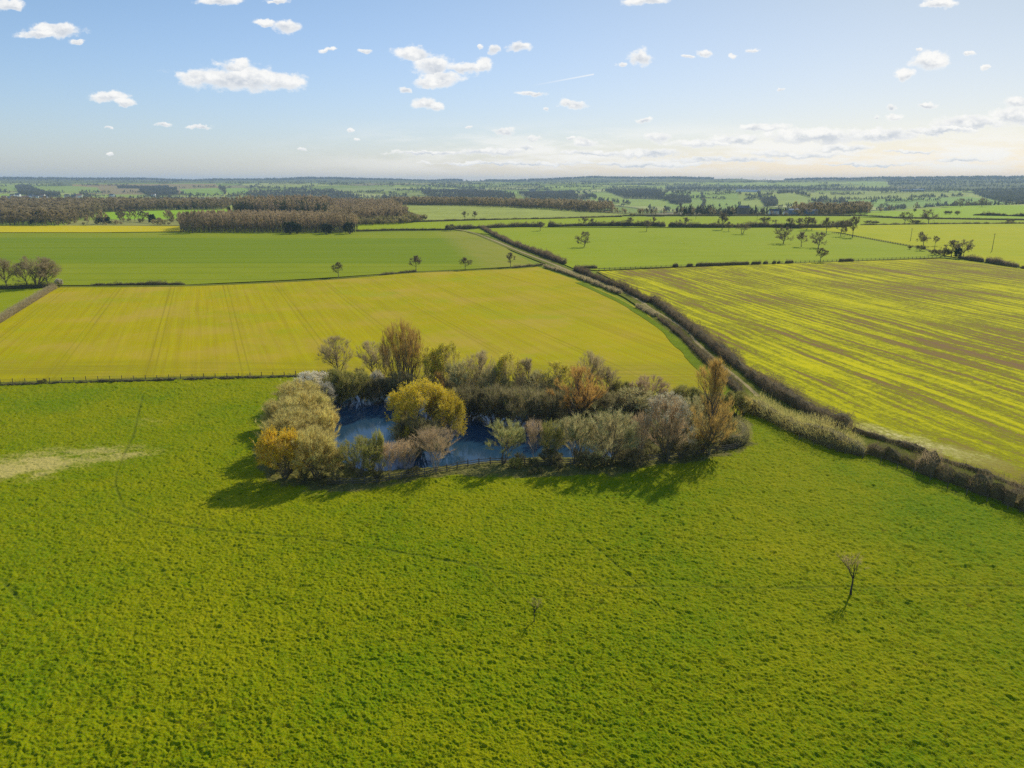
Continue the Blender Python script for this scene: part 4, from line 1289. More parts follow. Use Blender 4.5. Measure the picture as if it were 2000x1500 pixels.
# ------------------------------------------------------------------ the copse round the pond
G_C = 'trees and shrubs round the pond'
COPSE = [
    # west bank, back to front
    ('blossom', 'blackthorn', 'shrub', 612, 772, 726, 78, 'white blossoming shrub at the back left corner of the pond, touching the wire fence'),
    ('blossom', 'blackthorn', 'shrub', 637, 792, 745, 40, 'small white blossoming shrub hanging over the back left edge of the water'),
    ('scrub', 'willow_shrub', 'shrub', 585, 800, 742, 92, 'beige willow shrub directly in front of the white blossom at the back left corner'),
    ('scrub', 'willow_shrub', 'shrub', 556, 836, 775, 78, 'small grey-beige willow shrub on the outer west side, over the pasture'),
    ('scrub', 'willow_shrub', 'shrub', 605, 842, 762, 100, 'broad beige willow shrub halfway down the west bank beside the open water'),
    ('scrub', 'willow_shrub', 'shrub', 575, 885, 795, 124, 'widest beige willow dome on the west bank, just behind the golden bush'),
    ('scrub', 'willow_shrub', 'shrub', 636, 868, 793, 58, 'pinkish beige willow shrub leaning over the west edge of the blue water'),
    ('gold_scrub', 'willow_shrub', 'shrub', 558, 934, 834, 94, 'golden yellow flowering bush at the front left corner of the copse'),
    ('scrub', 'willow_shrub', 'shrub', 618, 936, 832, 92, 'tall brown-beige bush to the right of the golden bush at the front left corner'),
    ('scrub', 'willow_shrub', 'shrub', 650, 930, 868, 56, 'lower brown bush between the tall beige bush and the light green willow'),
    # front bank, left part
    ('green_willow', 'willow_tree', 'tree', 702, 934, 852, 84, 'light yellow-green leafing willow on the front bank, left of the thin birches'),
    ('green_willow', 'willow_tree', 'tree', 742, 926, 836, 28, 'slim pale gold sapling rising against the blue water behind the green willow'),
    ('birch', 'birch_thicket', 'tree', 762, 926, 862, 46, 'leftmost and smallest purple-brown birch clump on the front bank'),
    ('birch', 'birch_thicket', 'tree', 796, 926, 856, 50, 'middle purple-brown birch clump in front of the golden island willow'),
    ('birch', 'birch_thicket', 'tree', 852, 920, 836, 92, 'widest purple-brown bare birch clump on the front bank, right of the island willow'),
    # the island
    ('gold_willow', 'willow_tree', 'tree', 822, 868, 741, 112, 'large golden-leaved willow on the pond island'),
    ('gold_willow', 'willow_tree', 'tree', 872, 862, 762, 74, 'smaller orange-gold willow joined to the right side of the island willow'),
    ('dark_scrub', 'bramble_bush', 'shrub', 818, 884, 812, 92, 'dark shaded bush at the waterline under the island willow'),
    # back bank
    ('olive_scrub', 'shrub', 'shrub', 662, 780, 718, 62, 'olive green shrub under the leftmost bare tree of the back bank'),
    ('olive_scrub', 'shrub', 'shrub', 700, 774, 722, 60, 'olive shrub on the back bank between the white blossom and the dark far corner'),
    ('round', 'bare_tree', 'tree', 661, 742, 655, 66, 'leftmost bare round tree behind the pond, standing clear against the yellow field'),
    ('round', 'bare_tree', 'tree', 727, 744, 664, 56, 'bare round tree just left of the tall orange-brown tree behind the pond'),
    ('round', 'bare_tree', 'tree', 750, 744, 670, 38, 'slim bare tree touching the left side of the tall orange-brown tree'),
    ('upright', 'poplar_tree', 'tree', 789, 768, 625, 76, 'tallest orange-brown oval tree behind the left half of the pond'),
    ('dark_scrub', 'shrub', 'shrub', 742, 776, 735, 58, 'dark shrub at the far corner of the water left of the tall orange-brown tree'),
    ('blossom', 'blackthorn', 'shrub', 738, 760, 722, 30, 'dim grey blossoming shrub in shade on the back bank of the pond'),
    ('dark_scrub', 'shrub', 'shrub', 785, 778, 722, 66, 'brown shrub round the foot of the tallest orange-brown tree'),
    ('rust_scrub', 'sapling', 'tree', 858, 788, 722, 26, 'slim rust-coloured upright shrub right behind the golden island willow'),
    ('pale_leaf', 'leafing_tree', 'tree', 838, 768, 676, 66, 'thin tree with pale yellow top, first to the right of the tall orange-brown tree'),
    ('pale_leaf', 'leafing_tree', 'tree', 880, 772, 668, 66, 'thin tree with pale yellow top behind the island willow'),
    ('grey_willow', 'willow_tree', 'tree', 905, 782, 700, 72, 'grey-green misty tree on the back bank, right of the island willow'),
    ('round', 'bare_tree', 'tree', 936, 782, 682, 66, 'bare grey tree in the middle of the back bank'),
    ('grey_willow', 'willow_tree', 'tree', 965, 792, 712, 60, 'grey-green misty tree on the back bank below the brightest yellow tree top'),
    ('pale_leaf', 'leafing_tree', 'tree', 996, 790, 683, 54, 'tree with the brightest lemon yellow top, in the middle of the back row'),
    ('round', 'bare_tree', 'tree', 1032, 792, 697, 60, 'bare tree immediately right of the lemon-topped tree'),
    ('pale_leaf', 'leafing_tree', 'tree', 1086, 795, 704, 62, 'tree with a pale yellow top just left of the rust-orange tree'),
    ('grey_willow', 'willow_tree', 'tree', 1050, 796, 722, 58, 'cream-grey leafing willow on the back bank left of the rust-orange tree'),
    ('round', 'bare_tree', 'tree', 1150, 780, 682, 58, 'dark bare tree standing up behind the rust-orange tree'),
    ('round', 'bare_tree', 'tree', 1186, 782, 714, 56, 'olive tinted bare tree to the right behind the rust-orange tree'),
    ('olive_scrub', 'shrub', 'shrub', 1212, 788, 742, 44, 'small green-brown shrub against the yellow field, right of the rust-orange tree'),
    ('dark_scrub', 'shrub', 'shrub', 915, 812, 752, 82, 'dark shrub overhanging the back water right behind the island'),
    ('dark_scrub', 'shrub', 'shrub', 968, 818, 750, 82, 'dark shrub overhanging the back water, second to the right of the island'),
    ('dark_scrub', 'shrub', 'shrub', 1022, 824, 752, 84, 'dark shrub overhanging the back water, third to the right of the island'),
    ('dark_scrub', 'shrub', 'shrub', 1072, 826, 758, 66, 'dark shrub on the back bank at the left foot of the rust-orange tree'),
    ('vase', 'rust_orange_tree', 'tree', 1128, 822, 713, 100, 'rust-orange fan-shaped tree on the right part of the pond bank'),
    ('dark_scrub', 'shrub', 'shrub', 1196, 812, 764, 62, 'dark grey shrub right of the foot of the rust-orange tree'),
    ('grey_willow', 'willow_tree', 'tree', 1238, 812, 754, 72, 'dull grey willow behind the front row, between the rust-orange tree and the purple dome'),
    ('purple_dome', 'bare_shrub', 'shrub', 1268, 800, 733, 76, 'purple-brown bare domed tree behind the cream-topped tree'),
    ('olive_scrub', 'shrub', 'shrub', 1338, 800, 752, 62, 'low yellow-green shrub between the cream-topped tree and the tall slender tree'),
    ('grey_willow', 'willow_tree', 'tree', 1350, 850, 772, 50, 'greyish thin tree pressed against the left side of the tall slender tree'),
    # front row, right part
    ('cream_tree', 'willow_tree', 'tree', 983, 906, 821, 78, 'round pale green tree with a clear forked trunk beside the rail fence'),
    ('birch', 'birch_thicket', 'tree', 1043, 900, 815, 44, 'thin purple-topped bare tree right of the round pale green tree'),
    ('green_willow', 'willow_tree', 'tree', 1079, 896, 818, 54, 'yellow-green bush between the purple-topped tree and the grey-green willows'),
    ('grey_willow', 'willow_tree', 'tree', 1124, 904, 806, 72, 'grey-green willow under the rust-orange tree in the front row'),
    ('grey_willow', 'willow_tree', 'tree', 1190, 908, 797, 108, 'broadest grey-green domed willow in the middle of the front row'),
    ('birch', 'birch_thicket', 'tree', 1250, 904, 800, 52, 'pale twiggy leaning tree between the grey-green dome and the cream-topped tree'),
    ('cream_dome', 'blossoming_tree', 'tree', 1300, 902, 767, 94, 'large round tree with cream blossom along its top, near the right end of the copse'),
    ('dark_scrub', 'bramble_bush', 'shrub', 1330, 896, 848, 60, 'low dark bramble between the cream-topped tree and the tall slender tree'),
    ('tall', 'slender_tree', 'tree', 1384, 890, 698, 88, 'tall slender orange-brown tree at the right end of the copse with a long shadow'),
    ('scrub', 'shrub', 'shrub', 1372, 884, 832, 60, 'brown bush round the foot of the tall slender tree'),
    ('dark_scrub', 'bramble_bush', 'shrub', 1075, 908, 878, 46, 'low dark bramble in front of the yellow-green bush by the rail fence'),
    ('dark_scrub', 'bramble_bush', 'shrub', 1150, 912, 882, 50, 'low dark bramble under the left grey-green willow at the rail fence'),
    ('dark_scrub', 'bramble_bush', 'shrub', 1235, 910, 876, 60, 'low dark bramble under the pale twiggy leaning tree'),
    ('olive_scrub', 'shrub', 'shrub', 1006, 916, 893, 26, 'small green tuft bush at the foot of the round pale green tree'),
    # hedge corner right of the copse
    ('olive_scrub', 'shrub', 'shrub', 1436, 808, 762, 52, 'yellow-green shrub in the gap between the tall slender tree and the big pale hedge'),
    ('scrub', 'shrub', 'shrub', 1452, 812, 770, 30, 'small pinkish bush at the left end of the big pale hedge'),
    ('olive_scrub', 'shrub', 'shrub', 1395, 800, 765, 46, 'low shrub behind the tall slender tree at the edge of the yellow field'),
]
for row in COPSE:
    kind, name, cat, px_, ba, to, wp, lab = row
    zz = WATER_Z + 0.25 if ('island' in lab and kind in ('gold_willow',)) or 'waterline' in lab else None
    plant(kind, name, cat, px_, ba, to, wp, lab, G_C, z0=zz, trunk='trunk' if cat == 'tree' else 'stem')

plant('sapling', 'young_tree', 'tree', 1661, 1164, 1078, 66, 'larger lone bare young tree with a forked trunk and dark shadow in the right pasture', 'lone young trees in the pasture')
plant('sapling', 'young_tree', 'tree', 1043, 1216, 1166, 38, 'small wispy young tree with a staked stem in the middle of the front pasture', 'lone young trees in the pasture')

# ------------------------------------------------------------------ trees of the fields beyond
G_O = 'bare trees scattered over the fields beyond the copse'
FIELDTREES = [
    ('fan_tree', 72, 561, 500, 88, 'wide three-stemmed bare tree at the left end of the hedge corner'),
    ('round', 14, 561, 502, 54, 'bare tree at the left edge of the picture behind the hedge corner'),
    ('round', 54, 561, 510, 46, 'thin bare tree between the left picture edge and the wide three-stemmed tree'),
    ('round', 95, 561, 512, 54, 'round bare tree at the corner, right of the wide three-stemmed tree'),
    ('round', -8, 561, 505, 54, 'bare tree cut by the left picture edge'),
    ('ash', 661, 542, 511, 23, 'leftmost and faintest of the four small trees on the line behind the yellow field'),
    ('ash', 812, 529, 498, 31, 'roundest of the four small trees on the line behind the yellow field'),
    ('ash', 909, 527, 502, 26, 'third small tree from the left on the line behind the yellow field'),
    ('ash', 997, 522, 492, 20, 'rightmost upright tree on the line behind the yellow field, near the track'),
    ('oak', 1140, 483, 451, 34, 'lone leaning oak on its own in the left part of the pale green field'),
    ('ash', 1055, 451, 432, 22, 'small tree at the back left of the pale green field, nearest the track hedge'),
    ('ash', 1263, 452, 430, 20, 'small thin tree before the back hedge in the middle of the pale green field'),
    ('ash', 1410, 449, 415, 30, 'tall slim tree in front of the back hedge, left of the twin oak'),
    ('ash', 1423, 452, 432, 16, 'tiny tree between the tall slim tree and the twin oak'),
    ('twin_oak', 1449, 457, 433, 38, 'twin-trunked low oak in the pale green field'),
    ('oak', 1530, 476, 442, 44, 'widest domed oak in the middle of the right group of the pale green field'),
    ('ash', 1565, 482, 452, 28, 'smaller round tree just right of the widest domed oak'),
    ('oak', 1598, 484, 452, 38, 'open irregular oak behind the beige tree of the fence line'),
    ('ash', 1602, 512, 483, 29, 'beige round tree standing on the fence line before the rape field'),
    ('ash', 1561, 446, 425, 20, 'left slim tree of the cluster at the back right of the green field'),
    ('ash', 1575, 450, 423, 26, 'thick tree in the middle of the cluster at the back right of the green field'),
    ('ash', 1585, 450, 424, 22, 'right slim tree of the cluster at the back right of the green field'),
    ('ash', 1614, 456, 424, 27, 'tall tree alone between the back cluster and the right fence row'),
    ('ash', 1642, 462, 430, 22, 'left tree of the fence row beside the bright yellow-green field'),
    ('ash', 1650, 462, 442, 10, 'ivy-clad stump-like tree in the middle of the fence row'),
    ('ash', 1665, 464, 421, 32, 'tallest tree at the right end of the fence row beside the yellow-green field'),
    ('oak', 1767, 437, 413, 29, 'left one of two broad oaks on the hedge behind the bright yellow-green field'),
    ('oak', 1813, 437, 408, 36, 'right and larger of two broad oaks on the hedge behind the bright yellow-green field'),
    ('oak', 1804, 480, 452, 32, 'dark domed oak on the fence right of the first leaning pole'),
    ('ash', 1826, 480, 460, 15, 'small round tree touching the dark domed oak'),
    ('ash', 1858, 502, 468, 34, 'bushy tree at the corner where the rape field meets the right hedge'),
    ('oak', 1882, 500, 466, 32, 'leaning open tree at the top right of the rape field corner'),
    ('ash', 1140, 441, 423, 22, 'first tree rising from the back hedge above the lone leaning oak'),
    ('ash', 1157, 441, 426, 16, 'second tree rising from the back hedge above the lone leaning oak'),
    ('ash', 1229, 442, 424, 18, 'slim tree rising from the back hedge left of the small thin tree'),
    ('ash', 1276, 441, 423, 14, 'slim tree rising from the back hedge right of the small thin tree'),
    ('ash', 1338, 442, 424, 24, 'tree rising from the back hedge left of the tall slim tree'),
    ('oak', 1500, 443, 423, 36, 'broad tree rising from the back hedge above the widest domed oak'),
    ('ash', 1543, 444, 425, 22, 'tree rising from the back hedge left of the cluster'),
    ('oak', 1875, 404, 387, 20, 'bare tree on the far right crest, left one of two'),
    ('oak', 1918, 404, 386, 26, 'bare tree on the far right crest, right one of two'),
    ('ash', 908, 429, 412, 15, 'left one of two small trees on the edge of the far rough field'),
    ('ash', 927, 429, 412, 15, 'right one of two small trees on the edge of the far rough field'),
    ('ash', 235, 436, 411, 26, 'round grey tree left of the lime meadow among the scrub'),
    ('ash', 279, 434, 411, 24, 'bare tree in front of the lime meadow'),
    ('oak', 376, 455, 411, 50, 'big dark bare tree at the left end of the poplar plantation'),
    ('ash', 1262, 421, 406, 13, 'thin tree on the crest hedge left of the dark conifer'),
    ('ash', 1272, 421, 407, 12, 'second thin tree on the crest hedge left of the dark conifer'),
]
for kind, px_, ba, to, wp, lab in FIELDTREES:
    plant(kind, 'bare_tree', 'tree', px_, ba, to, wp, lab, G_O)
G_B = 'bushes in the fields beyond the copse'
BUSHES = [
    ('field_bush', 880, 450, 437, 21, 'round bush at the top end of the track beside the hedge'),
    ('evergreen', 566, 457, 433, 30, 'left dark evergreen at the foot of the poplar plantation'),
    ('evergreen', 581, 457, 437, 18, 'dark evergreen pressed to the right of the left one at the plantation foot'),
    ('evergreen', 636, 457.5, 437, 30, 'middle dark evergreen at the foot of the poplar plantation'),
    ('evergreen', 684, 457, 434, 28, 'rightmost dark evergreen at the end of the poplar plantation'),
    ('evergreen', 447, 417, 403, 9, 'tiny dark evergreen at the right end of the lime meadow'),
    ('evergreen', 204, 438, 423, 28, 'dark bush in the scrub below the lime meadow'),
    ('evergreen', 297, 436, 418, 15, 'dark pointed tree right of the bare tree before the lime meadow'),
    ('field_bush', 1776, 487, 479, 9, 'small bush on the fence end, leftmost of the corner bushes'),
    ('field_bush', 1797, 490, 478, 20, 'brown bush under the dark domed oak'),
    ('field_bush', 1826, 498, 486, 30, 'low purple-brown bush left of the bushy corner tree'),
    ('field_bush', 1845, 502, 484, 24, 'dark bush at the left foot of the bushy corner tree'),
    ('evergreen', 1872, 504, 484, 20, 'dark ivy bush between the two corner trees'),
    ('field_bush', 1700, 438, 430, 30, 'low wide bush at the left end of the right field hedge'),
    ('field_bush', 1786, 438, 429, 24, 'reddish bush between the two broad oaks'),
    ('field_bush', 1973, 436, 428, 16, 'small dark bush near the right picture edge on the field hedge'),
    ('field_bush', 1786, 414, 407, 7, 'dot-like bush alone in the crest meadow'),
    ('field_bush', 1870, 420, 411, 12, 'round dark bush on the crest hedge'),
    ('field_bush', 1847, 419, 411, 10, 'left bush of a pair on the crest hedge'),
    ('field_bush', 1855, 419, 411, 10, 'right bush of a pair on the crest hedge'),
    ('evergreen', 1337, 422, 408, 9, 'dark conifer alone on the middle crest'),
    ('evergreen', 1427, 421, 412, 8, 'small dark conifer left of the farmhouse'),
    ('field_bush', 1235, 424, 416, 14, 'bush at the right tip of the far rough field'),
    ('field_bush', 84, 749, 740, 17, 'left dark bush on the wire fence of the pasture'),
    ('field_bush', 223, 747, 739, 11, 'right dark bush on the wire fence of the pasture'),
]
for kind, px_, ba, to, wp, lab in BUSHES:
    plant(kind, 'evergreen_tree' if kind == 'evergreen' else 'field_bush', 'bush' if kind == 'field_bush' else 'evergreen', px_, ba, to, wp, lab, G_B, trunk='stem' if kind == 'field_bush' else 'trunk')
plant('blossom', 'blackthorn', 'shrub', 116, 562, 543, 16, 'cream blossoming shrub at the top corner of the yellow field', G_B, trunk='stem')


# ------------------------------------------------------------------ hedges
def hedge(name, label, line_px, w, h, twig, leafm=None, lfrac=0.3, dens=1.0, tl=0.5, tw=0.04, lump=0.7, group='hedges between the fields', core=None, world=None, lsize=0.07, seed=1, gaps=0.0, z0=0.0):
    rng = np.random.default_rng(seed)
    pts = world if world is not None else [hit(*p)[:2] for p in line_px]
    L_ = catmull(pts, 16)
    seg = np.linalg.norm(np.diff(L_, axis=0), axis=1)
    cum = np.concatenate([[0], np.cumsum(seg)])
    tot = cum[-1]
    ds = max(0.5, w * 0.35)
    s = np.arange(0, tot, ds)
    cx_ = np.interp(s, cum, L_[:, 0])
    cy_ = np.interp(s, cum, L_[:, 1])
    d = unit(np.stack([np.gradient(cx_), np.gradient(cy_)], 1))
    nrm = np.stack([d[:, 1], -d[:, 0]], 1)

    def hw(ss):
        k_ = 1 + lump * 1.6 * (fbm(ss / (2.2 * w), ss * 0 + seed, 4, seed, 0.65) - 0.5)
        if gaps:
            k_ = k_ * smooth(gaps - 0.08, gaps + 0.06, fbm(ss / (4.0 * w), ss * 0 + seed * 3.3, 2, seed + 9))
        endt = np.clip(np.minimum(ss, tot - ss) / (0.4 * w), 0.25, 1)
        return k_ * np.sqrt(endt)
    # core: lofted lumpy tunnel
    prof = [(-0.46, 0.0), (-0.5, 0.35), (-0.42, 0.72), (-0.2, 0.9), (0.2, 0.9), (0.42, 0.72), (0.5, 0.35), (0.46, 0.0)]
    k_ = hw(s)
    cols = []
    z_ = terrain(cx_, cy_) + z0
    for j, (a_, b_) in enumerate(prof):
        wob = 1 + lump * 0.9 * (fbm(s / (0.7 * w) + j * 3.1, s * 0 + j, 3, seed + 20) - 0.5)
        ww = 0.62 * w * k_ * wob
        hh = 0.74 * h * k_ * wob
        cols.append(np.column_stack([cx_ + nrm[:, 0] * a_ * ww, cy_ + nrm[:, 1] * a_ * ww, z_ + b_ * hh - 0.1]))
    m = len(prof)
    n = len(s)
    Vc = np.stack(cols, 1).reshape(-1, 3)
    i_, j_ = np.meshgrid(np.arange(n - 1), np.arange(m - 1), indexing='ij')
    q_ = (i_ * m + j_).ravel()
    Fc = np.stack([q_, q_ + m, q_ + m + 1, q_ + 1], 1)
    # twigs over it
    nt = int(tot * (w + 2 * h) * 34 * dens)
    ss = rng.uniform(0, tot, nt)
    k_ = hw(ss)
    th = np.where(rng.random(nt) < 0.5, rng.uniform(0.3, np.pi - 0.3, nt), rng.uniform(-0.1, np.pi + 0.1, nt))
    rad = rng.uniform(0.55, 1.0, nt)
    ax = np.sign(np.cos(th)) * np.abs(np.cos(th)) ** 0.6 * 0.5
    bz = np.clip(np.abs(np.sin(th)) ** 0.6 * np.sign(np.sin(th)), 0, 1)
    low_ = rng.random(nt) < 0.35
    bz = np.where(low_, bz * rng.random(nt), bz)
    wob = 1 + lump * 0.8 * (vnoise(ss / (0.8 * w), bz * 3, seed + 31) - 0.5)
    bx = np.interp(ss, cum, L_[:, 0])
    by = np.interp(ss, cum, L_[:, 1])
    dx = np.interp(ss, s, nrm[:, 0])
    dy = np.interp(ss, s, nrm[:, 1])
    u_ = ax * w * k_ * wob * rad
    base = np.column_stack([bx + dx * u_, by + dy * u_, terrain(bx, by) + z0 + bz * h * k_ * wob * rad * 0.92])
    odir = np.column_stack([dx * np.cos(th), dy * np.cos(th), np.sin(th) * 1.1 + 0.25])
    dirn = unit(odir + 0.75 * rng.normal(size=(nt, 3)))
    shoot = rng.random(nt) < 0.07
    dirn = np.where(shoot[:, None], unit(dirn * 0.4 + np.array([0, 0, 1.0])), dirn)
    tip = base + dirn * (tl * rng.uniform(0.4, 1.3, nt) * np.where(shoot, 2.2, 1.0) * np.clip(k_, 0.05, 1.3))[:, None]
    tV, tF = slivers(base, tip, tw * rng.uniform(0.6, 1.4, nt) * np.clip(k_, 0.05, 1.2), rng)
    mats = [core or T['dark'], twig]
    V_ = [Vc, tV]
    Fs = [Fc, tF + len(Vc)]
    mi = [np.zeros(len(Fc), int), np.ones(len(tF), int)]
    if leafm is not None:
        pk = rng.random(nt) < lfrac
        msk = vnoise(ss / 5.0, ss * 0 + 2, seed + 41) > 0.25
        lV, lF = leafy(tip[pk & msk], lsize, rng)
        V_.append(lV)
        Fs.append(lF + len(Vc) + len(tV))
        mi.append(np.full(len(lF), 2))
        mats.append(leafm)
    me = mesh_np(name, np.concatenate(V_), Fs, mats, False, np.concatenate(mi))
    return tag(link(name, me), label, 'hedge', group)


HT = T['hedge']
hedge('hedge', 'dark clipped hedge along the right side of the track, lower stretch past the rape field', [(1273, 588), (1300, 606), (1350, 645), (1425, 704), (1490, 754), (1570, 800), (1620, 826), (1668, 842)], 3.9, 3.3, HT, None, dens=0.9, seed=2, tw=0.05)
hedge('hedge', 'dark clipped hedge along the right side of the track, upper stretch from the field gate', [(1122, 527), (1168, 546), (1225, 570), (1268, 592)], 3.7, 3.0, HT, None, dens=0.45, seed=3, tl=0.7, tw=0.1)
hedge('hedge', 'dark hedge on the far side of the track beside the pale green field', [(940, 446), (965, 460), (1000, 477), (1045, 494), (1087, 510), (1105, 516)], 3.2, 3.4, HT, None, dens=0.3, seed=4, tl=0.9, tw=0.14)
hedge('hedge', 'brown low hedge on the left of the track at its upper bend', [(1062, 521), (1100, 532), (1150, 550), (1212, 574)], 2.6, 1.7, T['grey'], None, dens=0.5, seed=5, tl=0.6, tw=0.09)
hedge('hedge', 'short brown hedge left of the track below the lush gap', [(1245, 600), (1262, 609), (1284, 620)], 2.8, 2.0, T['grey'], None, dens=0.6, seed=6, tl=0.6, tw=0.06)
hedge('hedge', 'uneven brown hedge left of the track down to the tall slender tree', [(1286, 622), (1325, 652), (1362, 688), (1400, 724), (1437, 760), (1452, 776)], 2.4, 1.8, T['hedge'], L['olive'], lfrac=0.12, dens=0.8, seed=7, tl=0.55, tw=0.05, lump=0.7)
hedge('hedge', 'big pale grey hedge with cream blossom between pasture and track', [(1455, 798), (1500, 817), (1550, 841), (1610, 865), (1655, 881), (1694, 892)], 6.2, 4.3, T['beige'], L['cream'], lfrac=0.16, dens=0.9, seed=8, tl=1.0, tw=0.04, lump=0.75, lsize=0.06)
hedge('hedge', 'thin brown hedge between the bleached strip and the row of clipped bushes', [(1664, 843), (1750, 868), (1820, 892)], 1.6, 1.5, T['hedge'], None, dens=0.8, seed=9, tl=0.5, tw=0.04)
hedge('hedge', 'lowest thin hedge leaving at the right picture edge above the clipped bushes', [(1832, 898), (1920, 926), (2000, 956), (2150, 1010)], 1.3, 1.1, T['hedge'], None, dens=0.7, seed=10, tl=0.5, tw=0.04, lump=0.8)
hedge('hedge', 'brown clipped hedge at the left picture edge between paddock and yellow field', [(-60, 662), (0, 628), (40, 603), (75, 582), (108, 563)], 3.0, 2.7, T['grey'], L['cream'], lfrac=0.035, dens=0.6, seed=11, tl=0.6, tw=0.07, lump=0.15, lsize=0.12)
hedge('hedge', 'scrubby dark hedge bank under the bare trees at the left edge', [(-120, 569), (0, 565), (60, 563), (112, 561)], 3.0, 2.2, T['dark'], L['olive'], lfrac=0.1, dens=0.4, seed=12, tl=0.7, tw=0.12, lump=0.6, lsize=0.15)
hedge('hedge', 'low brown broken hedge on the line behind the yellow field, left half', [(175, 558), (250, 557), (362, 556)], 2.2, 1.6, T['dark'], None, dens=0.4, seed=13, tl=0.6, tw=0.12, lump=0.8)
hedge('hedge', 'dark bush line below the roundest small tree behind the yellow field', [(740, 538), (780, 534), (815, 531)], 2.2, 1.3, T['dark'], None, dens=0.4, seed=14, tl=0.6, tw=0.12, lump=0.8)
hedge('hedge', 'low dark hedge reaching the track bend from the left', [(1000, 524), (1030, 521), (1062, 518)], 2.0, 1.5, T['dark'], None, dens=0.4, seed=15, tl=0.6, tw=0.12, lump=0.6)
hedge('hedge', 'short flat-topped hedge where the track leaves the fence', [(1133, 525), (1150, 524), (1168, 524)], 2.0, 2.0, T['dark'], None, dens=0.4, seed=16, tl=0.6, tw=0.12, lump=0.3)
hedge('hedge', 'dense dark hedge behind the pale green field, left end by the track', [(868, 449), (905, 447), (940, 446), (1000, 444), (1060, 443)], 5, 4.6, T['dark'], L['olive'], lfrac=0.1, dens=0.14, seed=17, tl=1.3, tw=0.25, lump=0.8, lsize=0.25)
hedge('hedge', 'dense dark hedge behind the pale green field, middle stretch', [(1070, 443), (1150, 442), (1250, 442), (1300, 443)], 6, 5.6, T['dark'], L['olive'], lfrac=0.1, dens=0.13, seed=18, tl=1.4, tw=0.28, lump=0.9, lsize=0.25)
hedge('hedge', 'dense dark hedge behind the pale green field, right stretch', [(1305, 443), (1400, 444), (1500, 444), (1600, 445), (1660, 442)], 6, 5.2, T['dark'], L['olive'], lfrac=0.1, dens=0.13, seed=19, tl=1.4, tw=0.28, lump=1.0, lsize=0.25)
hedge('hedge', 'long thin dark hedge at the back of the far meadow strip', [(1215, 422), (1400, 421.5), (1640, 421.5), (1760, 426), (1900, 429), (2050, 431)], 3, 2.4, T['dark'], None, dens=0.12, seed=20, tl=0.9, tw=0.3, lump=0.3)
hedge('hedge', 'thin dark hedge below the far rough field', [(700, 438), (770, 435), (900, 431), (1000, 429), (1100, 427), (1215, 423)], 3, 2.2, T['dark'], None, dens=0.15, seed=21, tl=0.9, tw=0.25, lump=0.4)
hedge('hedge', 'thin hedge between the poplar plantation and the track top', [(695, 452), (780, 450), (868, 449)], 2.5, 2.2, T['dark'], None, dens=0.2, seed=22, tl=0.8, tw=0.2, lump=0.5)
hedge('hedge', 'hedge line behind the bright yellow-green field', [(1680, 440), (1800, 438.5), (1900, 437.5), (2060, 437)], 3, 2.0, T['dark'], None, dens=0.12, seed=23, tl=0.9, tw=0.25, lump=1.0)
hedge('hedge', 'bushy hedge on the crest at the right edge', [(1900, 421), (1950, 422), (2040, 424)], 4, 4.0, T['dark'], None, dens=0.12, seed=24, tl=1.2, tw=0.3, lump=1.2)
hedge('hedge', 'brown clipped hedge at the top right corner of the rape field, left piece', [(1872, 504), (1900, 508), (1922, 511)], 3.2, 3.0, HT, None, dens=0.4, seed=25, tl=0.6, tw=0.1)
hedge('hedge', 'brown clipped hedge at the top right corner of the rape field, right piece', [(1926, 511), (1960, 517), (1990, 523)], 3.2, 3.0, HT, None, dens=0.4, seed=26, tl=0.6, tw=0.1)
hedge('hedge', 'last clipped hedge piece at the right picture edge above the rape field', [(1994, 524), (2060, 534), (2200, 556)], 3.2, 3.0, HT, None, dens=0.4, seed=27, tl=0.6, tw=0.1)
for i, (x0, x1, lab) in enumerate([(1313, 1325, 'smallest clipped hedge block on the fence line, leftmost one'), (1341, 1354, 'small clipped hedge block left of the long one on the fence line'),
                                   (1359, 1463, 'longest flat-topped clipped hedge on the fence line before the rape field'), (1467, 1487, 'clipped hedge block just right of the longest one on the fence line'),
                                   (1491, 1500, 'sparse little hedge tuft between two clipped blocks on the fence line'),
                                   (1508, 1516, 'left of two tiny separate shrubs on the fence line'), (1518, 1525, 'right of two tiny separate shrubs on the fence line'),
                                   (1533, 1550, 'clipped hedge block with a flared top left of the beige fence-line tree'), (1638, 1667, 'clipped hedge block alone right of the beige fence-line tree')]):
    ym = lambda x: 521.5 - (x - 1320) * (521.5 - 511) / 330.0
    hedge('clipped_hedge', lab, [(x0, ym(x0)), ((x0 + x1) / 2, ym((x0 + x1) / 2)), (x1, ym(x1))], 1.9, 2.7, T['dark'], None, dens=0.45, seed=50 + i, tl=0.5, tw=0.1, lump=0.25, group='clipped hedge blocks on the fence line')
hedge('hedge', 'low dark weedy bank under the wire fence at the near edge of the yellow field', [(-420, 765), (-200, 759), (0, 753), (150, 748), (300, 744), (450, 740), (600, 736)], 1.3, 0.75, T['dark'], L['olive'], lfrac=0.3, dens=0.7, seed=33, tl=0.35, tw=0.045, lump=1.3, lsize=0.08)
hedge('rounded_hedge', 'rounded olive hedge behind the curved rails at the right end of the copse', [(1392, 868), (1420, 872), (1445, 868), (1452, 856), (1444, 842), (1425, 836)], 3.6, 3.3, T['olive'], L['olive'], lfrac=0.35, dens=0.9, seed=28, tl=0.45, tw=0.04, lump=0.15, group='hedges between the fields')
# fill of that rounded hedge
hedge('rounded_hedge', 'flat olive hedge top filling the curve at the right end of the copse', [(1395, 856), (1415, 857), (1438, 856)], 5.5, 2.9, T['olive'], L['olive'], lfrac=0.35, dens=0.7, seed=29, tl=0.45, tw=0.04, lump=0.12)

